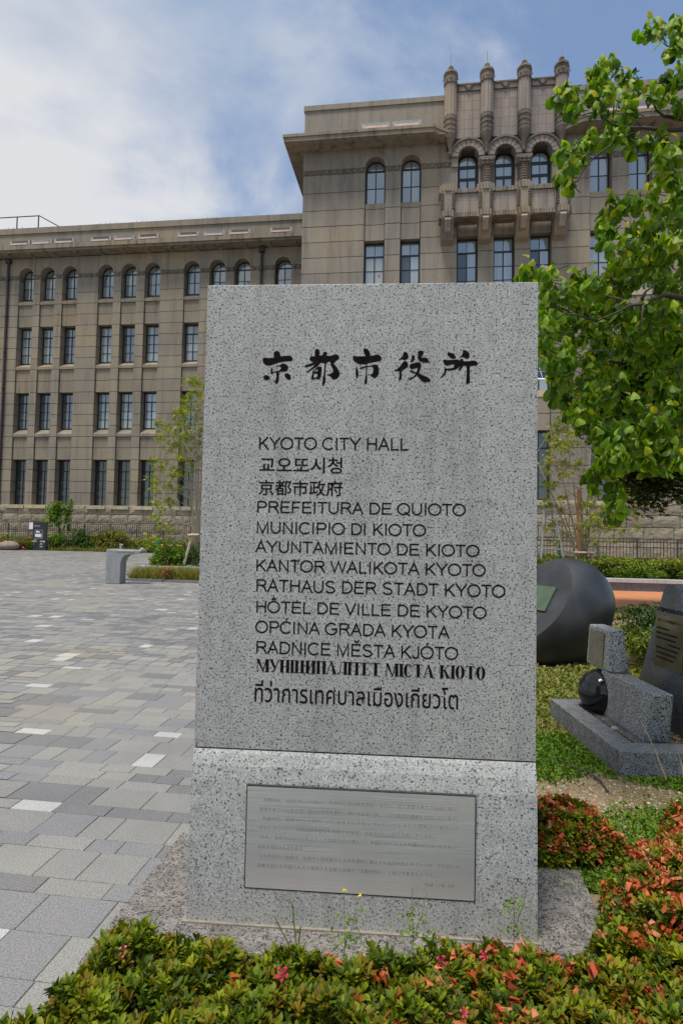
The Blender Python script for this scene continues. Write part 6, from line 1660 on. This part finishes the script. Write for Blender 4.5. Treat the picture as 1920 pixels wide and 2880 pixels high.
def h_right(x, y):
    x = np.asarray(x, float); y = np.asarray(y, float)
    xl_ = .87 + .03 * np.sin(y * 9) + .10 * ss(y, 1.9, 2.2) - .02 * ss(y, 1.3, 1.7)
    yb_ = 2.30 + .25 * ss(x, 1.15, 1.4)
    return .27 * ss(x, xl_, xl_ + .14) ** .6 * ss(yb_ - y, 0, .16) ** .6 * (1 + .06 * np.sin(x * 6 + y * 5))
def h_mid(x, y):
    x = np.asarray(x, float); y = np.asarray(y, float)
    d = np.sqrt(((x - .93) / .33) ** 2 + ((y - 2.66) / .17) ** 2)
    return .17 * np.clip(1 - d ** 2.2, 0, 1) ** .5
AZ = [(.145, .185, .004), (.095, .145, .004), (.205, .23, .005), (.050, .082, .004), (.165, .125, .005)]
azalea('azalea_hedge', 'low green azalea hedge along the bottom edge in front of the monument', (-.97, 1.02, .85, 1.98), h_front, 14500, 300, 0, AZ, pdead=lambda x, y: ss(x, -.25, .5) * 1.0 + .03,
       holes=[(-.50, 1.25, .055), (-.44, 1.28, .04)], pink_pts=[(-.30, 1.62), (-.52, 1.52), (.28, 1.56), (.10, 1.30), (.02, 1.32), (.50, 1.62), (.30, 1.40), (-.12, 1.50), (.20, 1.18), (.60, 1.25), (.40, 1.60), (-.06, 1.22)])
azalea('azalea_shrub', 'large azalea with many withered orange flowers at the lower right', (.86, 1.75, .85, 2.58), h_right, 9000, 900, 0, AZ, pdead=lambda x, y: .25 + ss(y, 1.4, 2.1), grp='azaleas beside the pedestal', pink_pts=[(1.15, 1.5), (1.30, 2.2), (1.22, 2.05), (1.05, 1.75)])
azalea('azalea_shrub', 'small azalea covered in withered orange flowers behind the pedestal corner', (.58, 1.28, 2.48, 2.84), h_mid, 1900, 280, 0, AZ, pdead=lambda x, y: .4 + 0 * x, grp='azaleas beside the pedestal', pink_pts=[(1.0, 2.6)])
# bed soil under the hedge
sheet('hedge_soil', [(-.70, .6), (1.6, .6), (1.6, 1.96), (-.66, 1.88)], .004, M['soil'])
# a few weeds on the hedge and beside the monument base
wd = thing('grass_tuft', 'long grass blades rising from the hedge in front of the steel plaque', 'grass', (-.10, 1.72, 0))
for (dx, dz, b) in ((-.13, .31, .05), (-.03, .35, .03), (.015, .27, .02)):
    p0 = Vector((0, 0, .15)); p1 = Vector((dx * .5, -.02, .15 + (dz - .12) * .7)); p2 = Vector((dx, -.03, dz))
    w_ = .0020; mb = MB().add([p0 + Vector((-w_, 0, 0)), p0 + Vector((w_, 0, 0)), p1 + Vector((w_, 0, 0)), p1 + Vector((-w_, 0, 0)), p2], [(0, 1, 2, 3), (3, 2, 4)])
    me = mb.mesh('blade', M['small'], fix=False); ca = me.color_attributes.new('tint', 'FLOAT_COLOR', 'POINT'); ca.data.foreach_set('color', np.tile(np.array([.20, .27, .06, 1], np.float32), (5, 1)).ravel()); inst('blade', me, wd)
for (x, y, h, lab, yel) in [(.03, 1.80, .30, 'weed with two yellow flowers in front of the plaque centre', True), (.24, 1.86, .28, 'small pale-flowered weed at the foot of the monument', False), (.57, 1.93, .26, 'broad-leaved weed at the right foot of the monument', False)]:
    o = thing('weed', lab, 'weed', (x, y, 0), 0)
    MB().tube([(0, 0, 0), (.005, 0, h * .5), (0, 0, h)], .0014, 4).tube([(0, 0, h * .4), (.03, 0, h * .7), (.045, 0, h * .95)], .0012, 4).build('stem', M['bark2'], o)
    n = 70; T = np.stack([rng.normal(.01, .025, n), rng.normal(0, .02, n), rng.uniform(h * .35, h * .85, n)], 1)
    v_, f_ = flat_leaf(.016, .010, .2, .2); scatter('leaves', v_, f_, rotmats(n, (0, 1.2)), T, pick([(.10, .19, .02), (.14, .22, .03)], n, .2), M['small'], o)
    if yel:
        for p_ in ((0, 0, h), (.045, 0, h * .95)):
            v_, f_ = flat_leaf(.007, .007, .1, 0); T = rng.normal(0, .002, (10, 3)) + np.array(p_); scatter('yellow_flower', v_, f_, rotmats(10, (0, .8)), T, pick([(.8, .62, .02)], 10, .1), M['petal'], o)
# chestnut-like seedling with serrated pale leaves at the right
sd = thing('seedling', 'seedling with pale yellow-green pointed leaves above the right azalea', 'plant', (1.37, 2.22, 0))
MB().tube([(0, 0, 0), (0, 0, .2), (.01, 0, .36)], .003, 5).build('stem', M['bark2'], sd)
v_, f_ = cup_leaf(.085, .030, .3, .1, 5, 2)
for (a, z, pt_) in ((2.8, .34, .1), (.5, .35, .3), (-.9, .30, -.4), (3.6, .28, -.2), (1.5, .36, .5), (-2.2, .27, -.3)):
    me = bpy.data.meshes.new('leaf'); me.from_pydata([tuple(p_) for p_ in v_], [], f_); me.materials.append(M['small'])
    ca = me.color_attributes.new('tint', 'FLOAT_COLOR', 'POINT'); ca.data.foreach_set('color', np.tile(np.array([.26, .30, .03, 1], np.float32), (len(v_), 1)).ravel())
    inst('leaf', me, sd, (0, 0, z), (0, -pt_, a))
